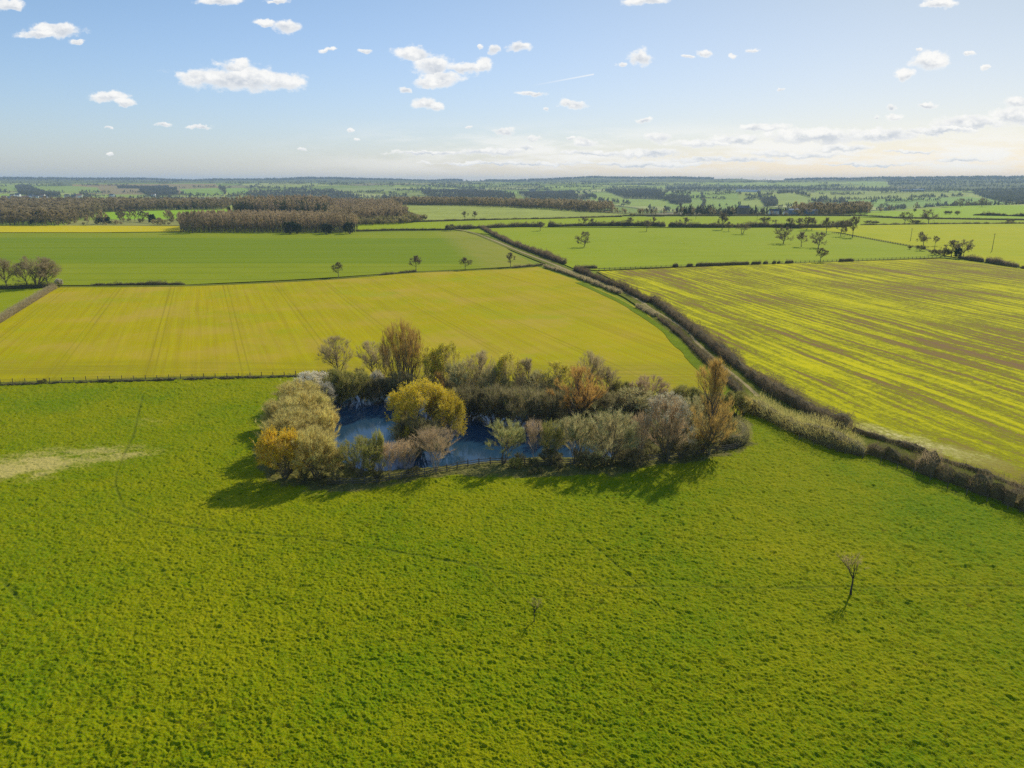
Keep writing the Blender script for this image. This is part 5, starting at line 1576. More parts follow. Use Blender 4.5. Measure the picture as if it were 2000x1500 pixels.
# row of separate clipped bushes on the right
names = ['first clipped bush of the right-hand row, joined to the big pale hedge', 'second clipped bush of the right-hand row, dark and narrow', 'third clipped bush of the right-hand row, with a gap of light under it',
         'fourth and taller pinkish clipped bush of the right-hand row', 'fifth clipped bush of the right-hand row', 'sixth clipped bush of the right-hand row, yellow tinted on top',
         'seventh clipped bush of the right-hand row', 'eighth clipped bush of the right-hand row', 'ninth clipped bush, nearest the right picture edge', 'clipped bush cut by the right picture edge']
for i, lab in enumerate(names):
    x = 1702 + i * 33.5
    yb = np.interp(x, [1655, 1730, 1850, 2000, 2100], [882, 901, 945, 1000, 1040])
    yb2 = np.interp(x + 26, [1655, 1730, 1850, 2000, 2100], [882, 901, 945, 1000, 1040])
    hedge('clipped_bush', lab, [(x - 10, yb - 11), (x + 12, (yb + yb2) / 2 - 6), (x + 36, yb2 - 3)], 3.6, 4.1 + (0.6 if i == 3 else 0) - (0.4 if i == 2 else 0), T['purple'] if i == 3 else T['dark' if i % 2 else 'hedge'],
          L['olive'] if i in (2, 5, 6, 8) else L['olive'], lfrac=0.5 if i in (2, 5) else 0.2, dens=1.3, seed=70 + i, tl=0.7, tw=0.035, lump=0.85, group='row of clipped bushes along the right pasture edge', lsize=0.06)


# ------------------------------------------------------------------ fences, poles
M_WOOD = plant_mat('weathered_wood', [(0.07, 0.055, 0.04), (0.13, 0.11, 0.08), (0.18, 0.15, 0.11)], 0.0, 0.1, 2.0)
M_WIRE, g = material('fence_wire')
finish(g, (0.07, 0.07, 0.065), 0.8, spec=0.1)


def box_v(cx, cy, z0, z1, wx, wy, ang=0.0, top_slope=0.0):
    c_, s = math.cos(ang), math.sin(ang)
    v = []
    for z in (z0, z1):
        for a_, b_ in ((-1, -1), (1, -1), (1, 1), (-1, 1)):
            x, y = a_ * wx / 2, b_ * wy / 2
            v.append((cx + x * c_ - y * s, cy + x * s + y * c_, z + (top_slope * a_ if z == z1 else 0)))
    return v


BOXF = [(0, 3, 2, 1), (4, 5, 6, 7), (0, 1, 5, 4), (1, 2, 6, 5), (2, 3, 7, 6), (3, 0, 4, 7)]


def beam(p, q_, w, h):
    """a bar between two points"""
    p, q_ = np.array(p, float), np.array(q_, float)
    d = unit(q_ - p)
    side = unit(np.cross(d, [0, 0, 1.0])) * w / 2
    up = np.array([0, 0, h / 2])
    v = [p - side - up, p + side - up, p + side + up, p - side + up, q_ - side - up, q_ + side - up, q_ + side + up, q_ - side + up]
    f = [(0, 1, 2, 3), (7, 6, 5, 4), (0, 4, 5, 1), (1, 5, 6, 2), (2, 6, 7, 3), (3, 7, 4, 0)]
    return v, f


def fence(name, label, line_px, spacing, ph, pw, rails, rw, rh, group=None, maxposts=100, wire=False, stuffposts=True, cat='fence'):
    pts = [hit(*p)[:2] for p in line_px]
    L_ = catmull(pts, 12)
    cum = np.concatenate([[0], np.cumsum(np.linalg.norm(np.diff(L_, axis=0), axis=1))])
    n = max(2, int(cum[-1] / spacing) + 1)
    s = np.linspace(0, cum[-1], n)
    xs = np.interp(s, cum, L_[:, 0])
    ys = np.interp(s, cum, L_[:, 1])
    zs = np.array([float(terrain(x, y)) for x, y in zip(xs, ys)])
    zs = np.maximum(zs, -0.3) + 0.1
    root = empty(name, (xs[0], ys[0], zs[0]))
    tag(root, label, cat, group)
    rn = random.Random(len(label))
    protos_ = []
    for k_ in range(4):
        hh = ph * (0.94 + 0.04 * k_)
        v = box_v(0, 0, -0.4, hh, pw, pw, 0.2 * k_, 0.02)
        protos_.append(mesh_np('post', np.array(v), np.array(BOXF), [M_WOOD]))
    ang = math.atan2(ys[1] - ys[0], xs[1] - xs[0])
    for i in range(min(n, maxposts)):
        o = link('post', protos_[rn.randrange(4)], root)
        o.location = (xs[i] - xs[0], ys[i] - ys[0], zs[i] - zs[0])
        o.rotation_euler = (rn.uniform(-.03, .03), rn.uniform(-.03, .03), ang)
    if n > maxposts:
        V_, F_ = [], []
        for i in range(maxposts, n):
            o_ = len(V_)
            V_ += box_v(xs[i] - xs[0], ys[i] - ys[0], zs[i] - zs[0] - 0.4, zs[i] - zs[0] + ph, pw, pw, ang)
            F_ += [tuple(a_ + o_ for a_ in f) for f in BOXF]
        o = link('post', mesh_np('post', np.array(V_), np.array(F_), [M_WOOD]), root)
        o['kind'] = 'stuff'
    for r_ in rails:
        V_, F_ = [], []
        for i in range(n - 1):
            j1, j2 = rn.uniform(-.02, .02), rn.uniform(-.02, .02)
            gx = (xs[i + 1] - xs[i]) * 0.004
            v, f = beam((xs[i] - xs[0] + gx, ys[i] - ys[0] - pw * 0.5 - rw / 2, zs[i] - zs[0] + r_ + j1), (xs[i + 1] - xs[0] - gx, ys[i + 1] - ys[0] - pw * 0.5 - rw / 2, zs[i + 1] - zs[0] + r_ + j2), rw, rh)
            o_ = len(V_)
            V_ += v
            F_ += [tuple(a_ + o_ for a_ in q_) for q_ in f]
        o = link('wire' if wire else 'rail', mesh_np('rail', np.array(V_), np.array(F_), [M_WIRE if wire else M_WOOD]), root)
    return root


fence('wire_fence', 'post and wire fence along the near edge of the yellow field', [(-420, 763), (-200, 757), (0, 751), (200, 745), (400, 740), (600, 734.5)], 2.9, 1.35, 0.14, (0.4, 0.8, 1.2), 0.03, 0.03, wire=True)
fence('rail_fence', 'weathered three-rail wooden fence along the front bank of the pond', [(640, 948), (720, 946), (800, 934), (870, 922), (900, 915), (950, 908), (1000, 908), (1060, 911), (1130, 909), (1200, 906), (1290, 900), (1390, 884), (1430, 880), (1456, 868)], 2.1, 1.35, 0.14, (0.35, 0.75, 1.15), 0.05, 0.12)
fence('wire_fence', 'thin post and wire fence in front of the clipped bushes on the right', [(1560, 862), (1655, 890), (1730, 908), (1850, 954), (2000, 1008), (2100, 1046)], 3.0, 1.2, 0.11, (0.6, 1.05), 0.012, 0.012, wire=True)
fence('wire_fence', 'post and wire fence between the pale green field and the rape field', [(1170, 528), (1320, 522), (1500, 515.5), (1650, 510.5), (1836, 503.5)], 3.4, 1.35, 0.2, (0.9, 1.3), 0.06, 0.06, wire=True)
fence('wire_fence', 'diagonal post and wire fence between the pale green and the bright yellow-green field', [(1625, 456), (1690, 466), (1780, 482), (1838, 486)], 4.5, 1.4, 0.28, (0.9, 1.3), 0.08, 0.08, wire=True)


def pole(px_, base, top, label):
    x, y, z = hit(px_, base)
    h = height_at(x, y, top)
    root = empty('utility_pole', (x, y, 0))
    tag(root, label, 'utility pole', 'leaning utility poles')
    P_ = np.array([[[0, 0, -0.5], [0, 0, h * 0.5], [0, 0, h]]])
    R_ = np.array([[0.22, 0.18, 0.14]])
    V_, F_ = tubes(P_, R_, 8)
    link('shaft', mesh_np('shaft', V_, F_, [M_WOOD], True), root)
    v, f = beam((-0.9, 0, h - 0.5), (0.9, 0, h - 0.5), 0.14, 0.14)
    link('crossarm', mesh_np('crossarm', np.array(v), np.array(f), [M_WOOD]), root)
    V_, F_ = [], []
    for dx in (-0.8, 0, 0.8):
        t_, q_ = tubes(np.array([[[dx, 0, h - 0.43], [dx, 0, h - 0.3], [dx, 0, h - 0.15]]]), np.array([[0.05, 0.08, 0.04]]), 6)
        F_.append(q_ + sum(len(a_) for a_ in V_))
        V_.append(t_)
    link('insulator', mesh_np('insulator', np.concatenate(V_), np.concatenate(F_), [M_BARKP], True), root)


pole(1778, 471, 446, 'left wooden utility pole in the bright yellow-green field beside the domed oak')
pole(1937, 491, 456, 'right and taller wooden utility pole in the bright yellow-green field')
pole(1478, 434, 421.5, 'small distant utility pole in the meadow strip left of the white farmhouse')
pole(1359, 428, 414, 'small distant utility pole on the crest right of the dark conifer')


# ------------------------------------------------------------------ woods and far trees: scattered copies of a few real trees
def merged(kind, var, name):
    """one mesh of wood + crown, for scattering"""
    wm_, cm_, hh, ww = PROTO[kind][var]
    return wm_, cm_, hh, ww


def far_proto(name, seed, bark, twig, leafm=None, **kw):
    wood, tw, lf, dims = grow(seed, **kw)
    V_ = [wood[0], tw[0]]
    Fs = [wood[1], tw[1] + len(wood[0])]
    mi = [np.zeros(len(wood[1]), int), np.ones(len(tw[1]), int)]
    mats = [bark, twig]
    if len(lf[1]):
        V_.append(lf[0])
        Fs.append(lf[1] + len(wood[0]) + len(tw[0]))
        mi.append(np.full(len(lf[1]), 2))
        mats.append(leafm)
    me = mesh_np(name, np.concatenate(V_), Fs, mats, False, np.concatenate(mi))
    return bpy.data.objects.new(name, me)      # not linked to the scene, only a source


T['wood'] = plant_mat('woodland_twigs', [(0.17, 0.135, 0.06), (0.28, 0.22, 0.11), (0.38, 0.295, 0.15)], 0.5, 0.3, 0.02)
T['wood2'] = plant_mat('plantation_twigs', [(0.24, 0.18, 0.09), (0.33, 0.25, 0.13), (0.41, 0.31, 0.165)], 0.5, 0.25, 0.02)
LV3 = ((8, 0.42, 40, 0.4), (6, 0.5, 38, 0.2))
T['hill'] = plant_mat('hillside_twigs', [(0.045, 0.045, 0.026), (0.07, 0.067, 0.042), (0.10, 0.092, 0.058)], 0.4, 0.3, 0.01)
P_ASH = [far_proto('bare_wood_tree', 100 + i, M_BARK, T['wood'], H=16, Wd=12, stems=1, bole=0.12, lead=0.85, levels=((14, 0.42, 46, 0.3), (6, 0.5, 38, 0.2)), ntw=2300, twl=1.6, tww=0.2, r0=0.28, zc=0.5, low=0.0, wood_sides=4) for i in range(4)]
P_POP = [far_proto('poplar_stem', 110 + i, M_BARK, T['wood2'], H=20, Wd=5.5, stems=1, bole=0.15, lead=0.98, levels=((24, 0.18, 40, 0.5), (5, 0.5, 30, 0.5)), ntw=1000, twl=1.4, tww=0.14, r0=0.28, zc=0.5, low=0.02, up_tw=1.2, wood_sides=4) for i in range(3)]
P_CON = [far_proto('conifer_stem', 120 + i, M_BARK, T['dark'], L['conifer'], H=18, Wd=5.5, stems=1, bole=0.12, lead=0.98, levels=((22, 0.14, 70, 0.05), (3, 0.5, 40, 0.0)), ntw=300, twl=0.8, tww=0.1, nleaf=1500, lsize=0.42, r0=0.25, zc=0.3, low=0.0, wood_sides=4, shape=1.6) for i in range(2)]
P_BSH = [far_proto('hill_bush', 130 + i, M_BARK, T['wood'], L['olive'], H=6, Wd=8, stems=6, splay=1.0, lead=0.9, levels=((6, 0.4, 45, 0.2),), bole=0.1, ntw=700, twl=1.2, tww=0.3, nleaf=120, lsize=0.4, r0=0.15, zc=0.4, low=-0.2, wood_sides=3) for i in range(2)]
P_EVE = [far_proto('dark_evergreen', 140, M_BARK, T['dark'], L['ever'], H=12, Wd=9, stems=3, splay=0.5, lead=0.9, levels=((8, 0.34, 50, 0.2),), bole=0.1, ntw=200, twl=0.9, tww=0.2, nleaf=900, lsize=0.8, r0=0.3, zc=0.45, low=-0.1, wood_sides=3)]
P_HILL = [far_proto('hill_tree', 150 + i, M_BARK, T['hill'], H=12, Wd=12, stems=1, bole=0.2, lead=0.75, levels=((8, 0.45, 45, 0.3),), ntw=420, twl=2.2, tww=0.55, r0=0.4, zc=0.52, low=0.05, wood_sides=3) for i in range(3)]


def scatter(name, label, pts, sources, scale, rng, pick=None, cat='woodland', sxy=None):
    pts = np.asarray(pts, float)
    n = len(pts)
    colx = bpy.data.collections.new(name + '_source')
    for i, o in enumerate(sources):
        o.name = 'a%02d_' % i + o.name.split('.')[0]
        if o.name not in colx.objects:
            colx.objects.link(o)
    names_ = sorted(range(len(sources)), key=lambda i: sources[i].name)
    sc_ = scale[0] + (scale[1] - scale[0]) * rng.random(n)
    wf = np.ones(n) if sxy is None else rng.uniform(sxy[0], sxy[1], n)
    me = bpy.data.meshes.new(name)
    me.vertices.add(n)
    me.vertices.foreach_set('co', pts.astype(np.float32).ravel())
    at = me.attributes.new('tsc', 'FLOAT_VECTOR', 'POINT')
    at.data.foreach_set('vector', np.stack([sc_ * wf, sc_ * wf, sc_], 1).astype(np.float32).ravel())
    at = me.attributes.new('trot', 'FLOAT_VECTOR', 'POINT')
    rt = np.zeros((n, 3), np.float32)
    rt[:, 2] = rng.uniform(0, 6.28, n)
    at.data.foreach_set('vector', rt.ravel())
    at = me.attributes.new('tpick', 'INT', 'POINT')
    at.data.foreach_set('value', (rng.integers(0, len(sources), n) if pick is None else pick).astype(np.int32))
    o = link(name, me)
    ng = bpy.data.node_groups.new(name, 'GeometryNodeTree')
    ng.interface.new_socket('Geometry', in_out='INPUT', socket_type='NodeSocketGeometry')
    ng.interface.new_socket('Geometry', in_out='OUTPUT', socket_type='NodeSocketGeometry')
    gi, go = ng.nodes.new('NodeGroupInput'), ng.nodes.new('NodeGroupOutput')
    ci = ng.nodes.new('GeometryNodeCollectionInfo')
    ci.inputs['Collection'].default_value = colx
    ci.inputs['Separate Children'].default_value = True
    ci.inputs['Reset Children'].default_value = True
    ip = ng.nodes.new('GeometryNodeInstanceOnPoints')
    ng.links.new(gi.outputs[0], ip.inputs['Points'])
    ng.links.new(ci.outputs[0], ip.inputs['Instance'])
    ip.inputs['Pick Instance'].default_value = True

    def attr(nm, typ):
        a_ = ng.nodes.new('GeometryNodeInputNamedAttribute')
        a_.data_type = typ
        a_.inputs['Name'].default_value = nm
        return a_.outputs[0]
    ng.links.new(attr('tpick', 'INT'), ip.inputs['Instance Index'])
    ng.links.new(attr('tsc', 'FLOAT_VECTOR'), ip.inputs['Scale'])
    ng.links.new(attr('trot', 'FLOAT_VECTOR'), ip.inputs['Rotation'])
    ng.links.new(ip.outputs[0], go.inputs[0])
    md = o.modifiers.new('scatter', 'NODES')
    md.node_group = ng
    return tag(o, label, cat, kind='stuff')


def hitmany(px_, py_):
    out_ = []
    for a_, b_ in zip(px_, py_):
        x, y, z = hit(a_, b_)
        out_.append((x, y, float(terrain(x, y)) - 0.2))
    return np.array(out_)


def fill_world(poly_px, spacing, rng, jit=0.4):
    """trees standing on the ground all over the plan of a polygon"""
    W_ = [hit(*p)[:2] for p in poly_px]
    W_ = np.array(W_)
    x0, y0 = W_.min(0)
    x1, y1 = W_.max(0)
    gx, gy = np.meshgrid(np.arange(x0, x1, spacing), np.arange(y0, y1, spacing))
    gx = gx.ravel() + rng.uniform(-jit, jit, gx.size) * spacing
    gy = gy.ravel() + rng.uniform(-jit, jit, gy.size) * spacing
    k_ = inpoly(gx, gy, [tuple(p) for p in W_])
    gx, gy = gx[k_], gy[k_]
    return np.stack([gx, gy, terrain(gx, gy) - 0.2], 1)


rng = np.random.default_rng(77)
pl = fill_world([(352, 453), (420, 454), (560, 455), (690, 455), (700, 449), (640, 441), (500, 438), (400, 439), (352, 445)], 4.6, rng)
scatter('poplar_plantation', 'brown bare poplar plantation standing behind the green cereal field', pl, P_POP, (0.72, 0.92), rng, sxy=(0.9, 1.2))
w1_ = fill_world([(-700, 440), (-300, 440), (0, 440), (60, 441), (120, 440), (135, 434), (170, 428), (210, 414), (320, 411), (440, 410), (455, 402), (300, 402), (100, 401), (-100, 400), (-700, 400)], 9, rng)
scatter('brown_woodland', 'brown bare woodland on the left behind the rape strip and lime meadow', w1_, P_ASH + P_EVE, (0.6, 1.2), rng, sxy=(1.0, 1.4), pick=rng.choice(5, len(w1_), p=[.235, .235, .235, .225, .07]))
w2_ = fill_world([(455, 420), (520, 425), (640, 428), (650, 420), (640, 407), (560, 406), (470, 408)], 6.5, rng)
scatter('conifer_wood', 'yellow-green larch and conifer wood behind the poplar plantation', w2_, P_CON + P_POP[:1], (0.9, 1.35), rng, pick=rng.choice(3, len(w2_), p=[.42, .42, .16]))
w3_ = fill_world([(640, 433), (700, 436), (785, 433), (800, 428), (776, 414), (766, 404), (650, 404), (600, 408), (640, 424)], 6.5, rng)
scatter('mixed_wood', 'grey-brown mixed wood between the conifers and the far rough field', w3_, P_POP + P_ASH[:2], (0.7, 1.0), rng)
w3b = fill_world([(650, 440), (720, 441), (805, 437), (830, 431), (810, 424), (790, 428), (700, 433), (650, 432)], 9, rng)
scatter('scrub_belt', 'low grey scrub belt in front of the mixed wood', w3b, P_BSH, (0.9, 1.6), rng)
w4_ = fill_world([(765, 401), (900, 402.5), (1000, 406), (1090, 411), (1200, 417), (1200, 414), (1090, 404), (1000, 401), (900, 399.5), (765, 399)], 10, rng)
scatter('dark_crest_wood', 'dark brown crest wood along the back of the far rough field', w4_, P_ASH, (0.8, 1.15), rng)
w5_ = fill_world([(1545, 420), (1600, 420.5), (1690, 420), (1700, 414), (1690, 412), (1600, 418), (1560, 418)], 11, rng)
scatter('farm_wood', 'brown wood on the crest beside the farm buildings', w5_, P_ASH, (0.8, 1.25), rng)
# scrub and small trees between the left wood and the rape strip
q_ = np.column_stack([rng.uniform(110, 350, 70), rng.uniform(430, 440.5, 70)])
scatter('field_scrub', 'scattered brown scrub on the slope behind the left rape strip', hitmany(q_[:, 0], q_[:, 1]), P_BSH + P_ASH[:1], (0.5, 1.1), rng, pick=rng.choice(3, 70, p=[.45, .45, .1]))
# crest line trees left and right of the farm
xs_ = np.concatenate([rng.uniform(1225, 1700, 46), rng.uniform(1090, 1225, 26), rng.uniform(1700, 2000, 18)])
ys_ = np.interp(xs_, [1090, 1225, 1300, 1640, 1700, 1760, 1850, 2000], [411, 419, 421, 421, 416, 409, 402.5, 400.5])
scatter('crest_trees', 'line of small bare trees and bushes along the crest', hitmany(xs_, ys_), P_ASH + P_BSH, (0.35, 0.75), rng)

# the far slopes
ptsF = []
for poly in WOODS_PX[:-2]:
    W_ = np.array([hit(*p)[:2] for p in poly])
    A_ = abs(np.dot(W_[:, 0], np.roll(W_[:, 1], 1)) - np.dot(W_[:, 1], np.roll(W_[:, 0], 1))) / 2
    spc = max(13.0, math.sqrt(A_ / 1100.0))
    q3 = fill_world(poly, spc, rng)
    ptsF.append(q3[fbm(q3[:, 0] / 170, q3[:, 1] / 170, 3, 55) > 0.36])
ptsF = np.concatenate(ptsF)
scatter('hillside_woodland', 'blue-grey woods covering parts of the far valley side', ptsF, P_HILL, (0.9, 1.5), rng)
ptsH = []
for line in HEDGES_FAR:
    W_ = np.array([hit(*p)[:2] for p in line])
    L_ = catmull(W_, 6)
    cum = np.concatenate([[0], np.cumsum(np.linalg.norm(np.diff(L_, axis=0), axis=1))])
    s = np.arange(0, cum[-1], 6.5)
    s = s[vnoise(s / 60, s * 0, 9) > 0.28] + rng.uniform(-3, 3)
    ptsH.append(np.column_stack([np.interp(s, cum, L_[:, 0]), np.interp(s, cum, L_[:, 1])]))
# hedgerow trees on the patchwork borders
sel = np.nonzero((edge < 11) & ~isp)[0]
sel = sel[(rng.random(len(sel)) < 0.5) & (fbm(cx_far[sel] / 150, cy_far[sel] / 150, 2, 61) > 0.42)]
ptsH.append(np.column_stack([cx_far[sel], cy_far[sel]]))
ptsH = np.concatenate(ptsH)
rr_ = np.hypot(ptsH[:, 0], ptsH[:, 1])
rc_ = np.interp(np.arctan2(ptsH[:, 0], ptsH[:, 1]), _az_a, _cr_r)
ptsH = ptsH[(rr_ > rc_ + 120) & (rr_ < 9200)]
ptsH = np.column_stack([ptsH, terrain(ptsH[:, 0], ptsH[:, 1]) - 0.2])
scatter('hillside_hedgerows', 'hedgerow trees dividing the far fields across the valley', ptsH, P_HILL + P_BSH[:1], (0.6, 1.6), rng)
# the skyline
NS_ = 9000
a_ = rng.uniform(-0.72, 0.72, NS_)
band_ = vnoise(a_ * 14, a_ * 0, 31) + 0.5 * vnoise(a_ * 50, a_ * 0, 33)
r_ = rng.uniform(8300, 9300, NS_)
k_ = band_ > 0.42
ptsS = np.column_stack([r_ * np.sin(a_), r_ * np.cos(a_)])[k_]
ptsS = np.column_stack([ptsS, terrain(ptsS[:, 0], ptsS[:, 1])])
scatter('skyline_woodland', 'hazy blue line of woods on the skyline', ptsS, P_HILL, (0.5, 2.1), rng, sxy=(1.2, 2.6))
# valley floor trees just over the crest
n_ = 900
aa = np.concatenate([rng.uniform(-0.02, 0.32, 420), rng.uniform(-0.6, -0.1, 480)])
r2 = np.interp(aa, _az_a, _cr_r) + rng.uniform(350, 1500, n_)
k_ = fbm(r2 * np.sin(aa) / 200, r2 * np.cos(aa) / 200, 2, 91) > 0.47
ptsV = np.column_stack([r2 * np.sin(aa), r2 * np.cos(aa)])[k_]
ptsV = np.column_stack([ptsV, terrain(ptsV[:, 0], ptsV[:, 1]) - 0.2])
scatter('valley_woodland', 'grey trees filling the valley beyond the crest', ptsV, P_HILL + P_EVE, (0.7, 1.4), rng)

# ------------------------------------------------------------------ houses and barns
M_RENDER, g = material('white_render')
co = g.node('ShaderNodeTexCoord').outputs['Object']
finish(g, g.mix(g.noise(co, 0.8, 3), (0.78, 0.76, 0.72), (0.66, 0.64, 0.6)), 0.8)
M_STONE, g = material('dark_stone_wall')
co = g.node('ShaderNodeTexCoord').outputs['Object']
finish(g, g.mix(g.noise(co, 1.2, 4), (0.16, 0.12, 0.09), (0.26, 0.21, 0.16)), 0.9)
M_SLATE, g = material('slate_roof')
co = g.node('ShaderNodeTexCoord').outputs['Object']
finish(g, g.mix(g.noise(co, 2.0, 4), (0.09, 0.09, 0.10), (0.16, 0.15, 0.15)), 0.9, spec=0.1)
M_TILE, g = material('clay_tile_roof')
co = g.node('ShaderNodeTexCoord').outputs['Object']
finish(g, g.mix(g.noise(co, 2.0, 4), (0.24, 0.11, 0.07), (0.34, 0.17, 0.10)), 0.8)
M_STEEL, g = material('grey_blue_sheeting')
co = g.node('ShaderNodeTexCoord').outputs['Object']
finish(g, g.mix(g.noise(co, 0.5, 3), (0.16, 0.20, 0.25), (0.22, 0.27, 0.32)), 0.9, spec=0.1)
M_GLASS, g = material('window_glass')
finish(g, (0.03, 0.035, 0.04), 0.15, spec=0.6)


def house(px_, py_, L_, Wd_, H_, rz, wall, roof, label, name='farmhouse', cat='house', chim=1, win=4, group=None, rise=None, zoff=0):
    x, y, z = hit(px_, py_)
    z = float(terrain(x, y))
    root = empty(name, (x, y, z + zoff), rz)
    tag(root, label, cat, group)
    rise = rise or Wd_ * 0.42
    a_, b_ = L_ / 2, Wd_ / 2
    v = [(-a_, -b_, -2), (a_, -b_, -2), (a_, b_, -2), (-a_, b_, -2), (-a_, -b_, H_), (a_, -b_, H_), (a_, b_, H_), (-a_, b_, H_), (-a_, 0, H_ + rise), (a_, 0, H_ + rise)]
    wallo = bpy.data.meshes.new('wall')
    wallo.from_pydata(v, [], [(0, 1, 5, 4), (1, 2, 6, 9, 5), (2, 3, 7, 6), (3, 0, 4, 8, 7)])
    wallo.materials.append(wall)
    link('wall', wallo, root)
    o = 0.45
    e = 0.12
    up = rise * (b_ + o) / b_
    rv = []
    for dz in (0.02, 0.30):
        rv += [(-a_ - o, -b_ - o, H_ + rise - up + dz), (a_ + o, -b_ - o, H_ + rise - up + dz), (a_ + o, 0, H_ + rise + dz), (-a_ - o, 0, H_ + rise + dz), (-a_ - o, b_ + o, H_ + rise - up + dz), (a_ + o, b_ + o, H_ + rise - up + dz)]
    rf = [(6, 7, 8, 9), (9, 8, 11, 10), (0, 3, 2, 1), (3, 4, 5, 2), (0, 1, 7, 6), (4, 10, 11, 5), (1, 2, 8, 7), (2, 5, 11, 8), (0, 6, 9, 3), (3, 9, 10, 4)]
    rm = bpy.data.meshes.new('roof')
    rm.from_pydata(rv, [], rf)
    rm.materials.append(roof)
    ro = link('roof', rm, root)
    for c_ in range(chim):
        cxx = (-a_ + 0.8) if c_ == 0 else (a_ - 0.8) if c_ == 1 else 0.0
        bv = box_v(cxx, 0, H_ + rise - 0.6, H_ + rise + 1.5, 0.9, 0.9)
        link('chimney', mesh_np('chimney', np.array(bv), np.array(BOXF), [M_STONE]), ro)
    for w_ in range(win):
        fx = -a_ + L_ * (w_ + 0.5) / win
        for zz in ((1.2, 2.4), (3.6, 4.8)) if H_ > 4.6 else ((1.2, 2.4),):
            bv = box_v(fx, -b_ - 0.02, zz[0], zz[1], 1.1, 0.1)
            link('window', mesh_np('window', np.array(bv), np.array(BOXF), [M_GLASS]), root)
    if name != 'barn':
        bv = box_v(-a_ + L_ * 0.5, -b_ - 0.02, -0.1, 2.05, 1.0, 0.12)
        link('door', mesh_np('door', np.array(bv), np.array(BOXF), [M_WOOD]), root)
    return root


house(1451, 419, 18, 8, 7.5, 0.15, M_STONE, M_SLATE, 'dark stone farmhouse with two chimneys left of the white house', chim=2, zoff=3)
house(1511, 420.5, 14, 7, 4.5, -0.1, M_RENDER, M_SLATE, 'long white farmhouse on the crest behind the thin hedge', chim=1, zoff=2)
house(1534, 420.5, 6, 5, 3.0, 0.3, M_RENDER, M_SLATE, 'tiny white outbuilding between the white farmhouse and the grey-blue barn', name='outbuilding', chim=0, win=1, zoff=1.5)
house(1548, 420, 15, 10, 5.0, 0.05, M_STEEL, M_STEEL, 'grey-blue barn right of the white farmhouse', name='barn', cat='barn', chim=0, win=0, rise=2, zoff=2.5)
house(1583, 420, 18, 10, 4.5, 0.05, M_STEEL, M_SLATE, 'dull long barn half hidden by the crest wood', name='barn', cat='barn', chim=0, win=0, rise=2, zoff=2)
house(1655, 414, 9, 6, 3.4, 0.2, M_RENDER, M_TILE, 'small white cottage right of the crest wood', name='cottage', chim=1, win=2, zoff=2)
vil = [(10, 391), (22, 392), (26, 387.5), (36, 386.5), (50, 391), (62, 388), (84, 387.5), (88, 391), (132, 387.5), (146, 388.5), (155, 387.5), (220, 386), (300, 385), (70, 390)]
where = ['leftmost white village house, nearest the left picture edge', 'second white village house from the left edge, low between trees', 'pale village house up the slope above the second one', 'white village house with its gable up, fourth from the left',
         'white village house just right of the first cluster', 'pale village house between the two left clusters', 'white village house left of the dark round tree', 'lowest white house of the second village cluster',
         'small pale house at the left of the middle village group', 'brightest white gabled house in the middle of the village', 'last pale house of the middle village group', 'white house alone to the right of the village',
         'farthest right pale house of the village, above the brown wood', 'grey-roofed house between the two left village clusters, slightly lower']
for i, ((x_, y_), lab) in enumerate(zip(vil, where)):
    house(x_, y_, 17 + 3 * (i % 3), 10, 7.0, 0.5 * math.sin(i * 2.1), M_RENDER if i % 5 != 4 else M_STONE, M_SLATE if i % 2 else M_TILE, lab, name='village_house', chim=1, win=3, group='village houses beyond the brown woodland', zoff=4)
house(1770, 373.5, 60, 24, 8, 0.0, M_STEEL, M_SLATE, 'left long grey farm shed on the far hillside', name='barn', cat='barn', chim=0, win=0, rise=4, group='far hillside sheds')
house(1792, 373.5, 60, 24, 8, 0.05, M_STEEL, M_STEEL, 'right long blue-grey farm shed on the far hillside', name='barn', cat='barn', chim=0, win=0, rise=4, group='far hillside sheds')
house(1452, 374.5, 70, 24, 7, 0.0, M_RENDER, M_STEEL, 'left pale shed below the dark wood band across the valley', name='barn', cat='barn', chim=0, win=0, rise=3, group='far hillside sheds')
house(1472, 375, 60, 22, 7, 0.0, M_RENDER, M_STEEL, 'right pale shed below the dark wood band across the valley', name='barn', cat='barn', chim=0, win=0, rise=3, group='far hillside sheds')
house(1040, 374.5, 40, 16, 7, 0.1, M_RENDER, M_SLATE, 'white far house among trees left of the middle of the valley side', name='village_house', chim=1, win=3)

# the dark understorey of the copse
rng = np.random.default_rng(8)
gx, gy = rng.uniform(-60, 60, 3000), rng.uniform(105, 215, 3000)
k_ = inpoly(gx, gy, cw) & ~inpoly(gx, gy, POND) & (segdist(gx, gy, cw, True) > 1.2)
dp = segdist(gx, gy, POND, True)
upx, upy = project(gx, gy, 0 * gx)
k_ = k_ & (dp > np.where(upy < 830, 0.1, 1.2)) & ~((upx > 855) & (upx < 1015) & (upy > 870))
gx, gy, dp = gx[k_][:520], gy[k_][:520], dp[k_][:520]
P_UND = [far_proto('undergrowth_bush', 160 + i, M_BARK, T['dark'], L['olive'], H=2.2, Wd=3.0, stems=9, splay=1.0, lead=0.9, levels=((7, 0.4, 45, 0.15),), bole=0.05, ntw=1500, twl=0.5, tww=0.035, nleaf=350, lsize=0.07, r0=0.03, zc=0.4, low=-0.2, wood_sides=3) for i in range(3)]
scatter('undergrowth', 'dark brambles and scrub under the trees round the pond', np.column_stack([gx, gy, terrain(gx, gy) + 0.1]), P_UND, (0.5, 1.15), rng, cat='undergrowth')

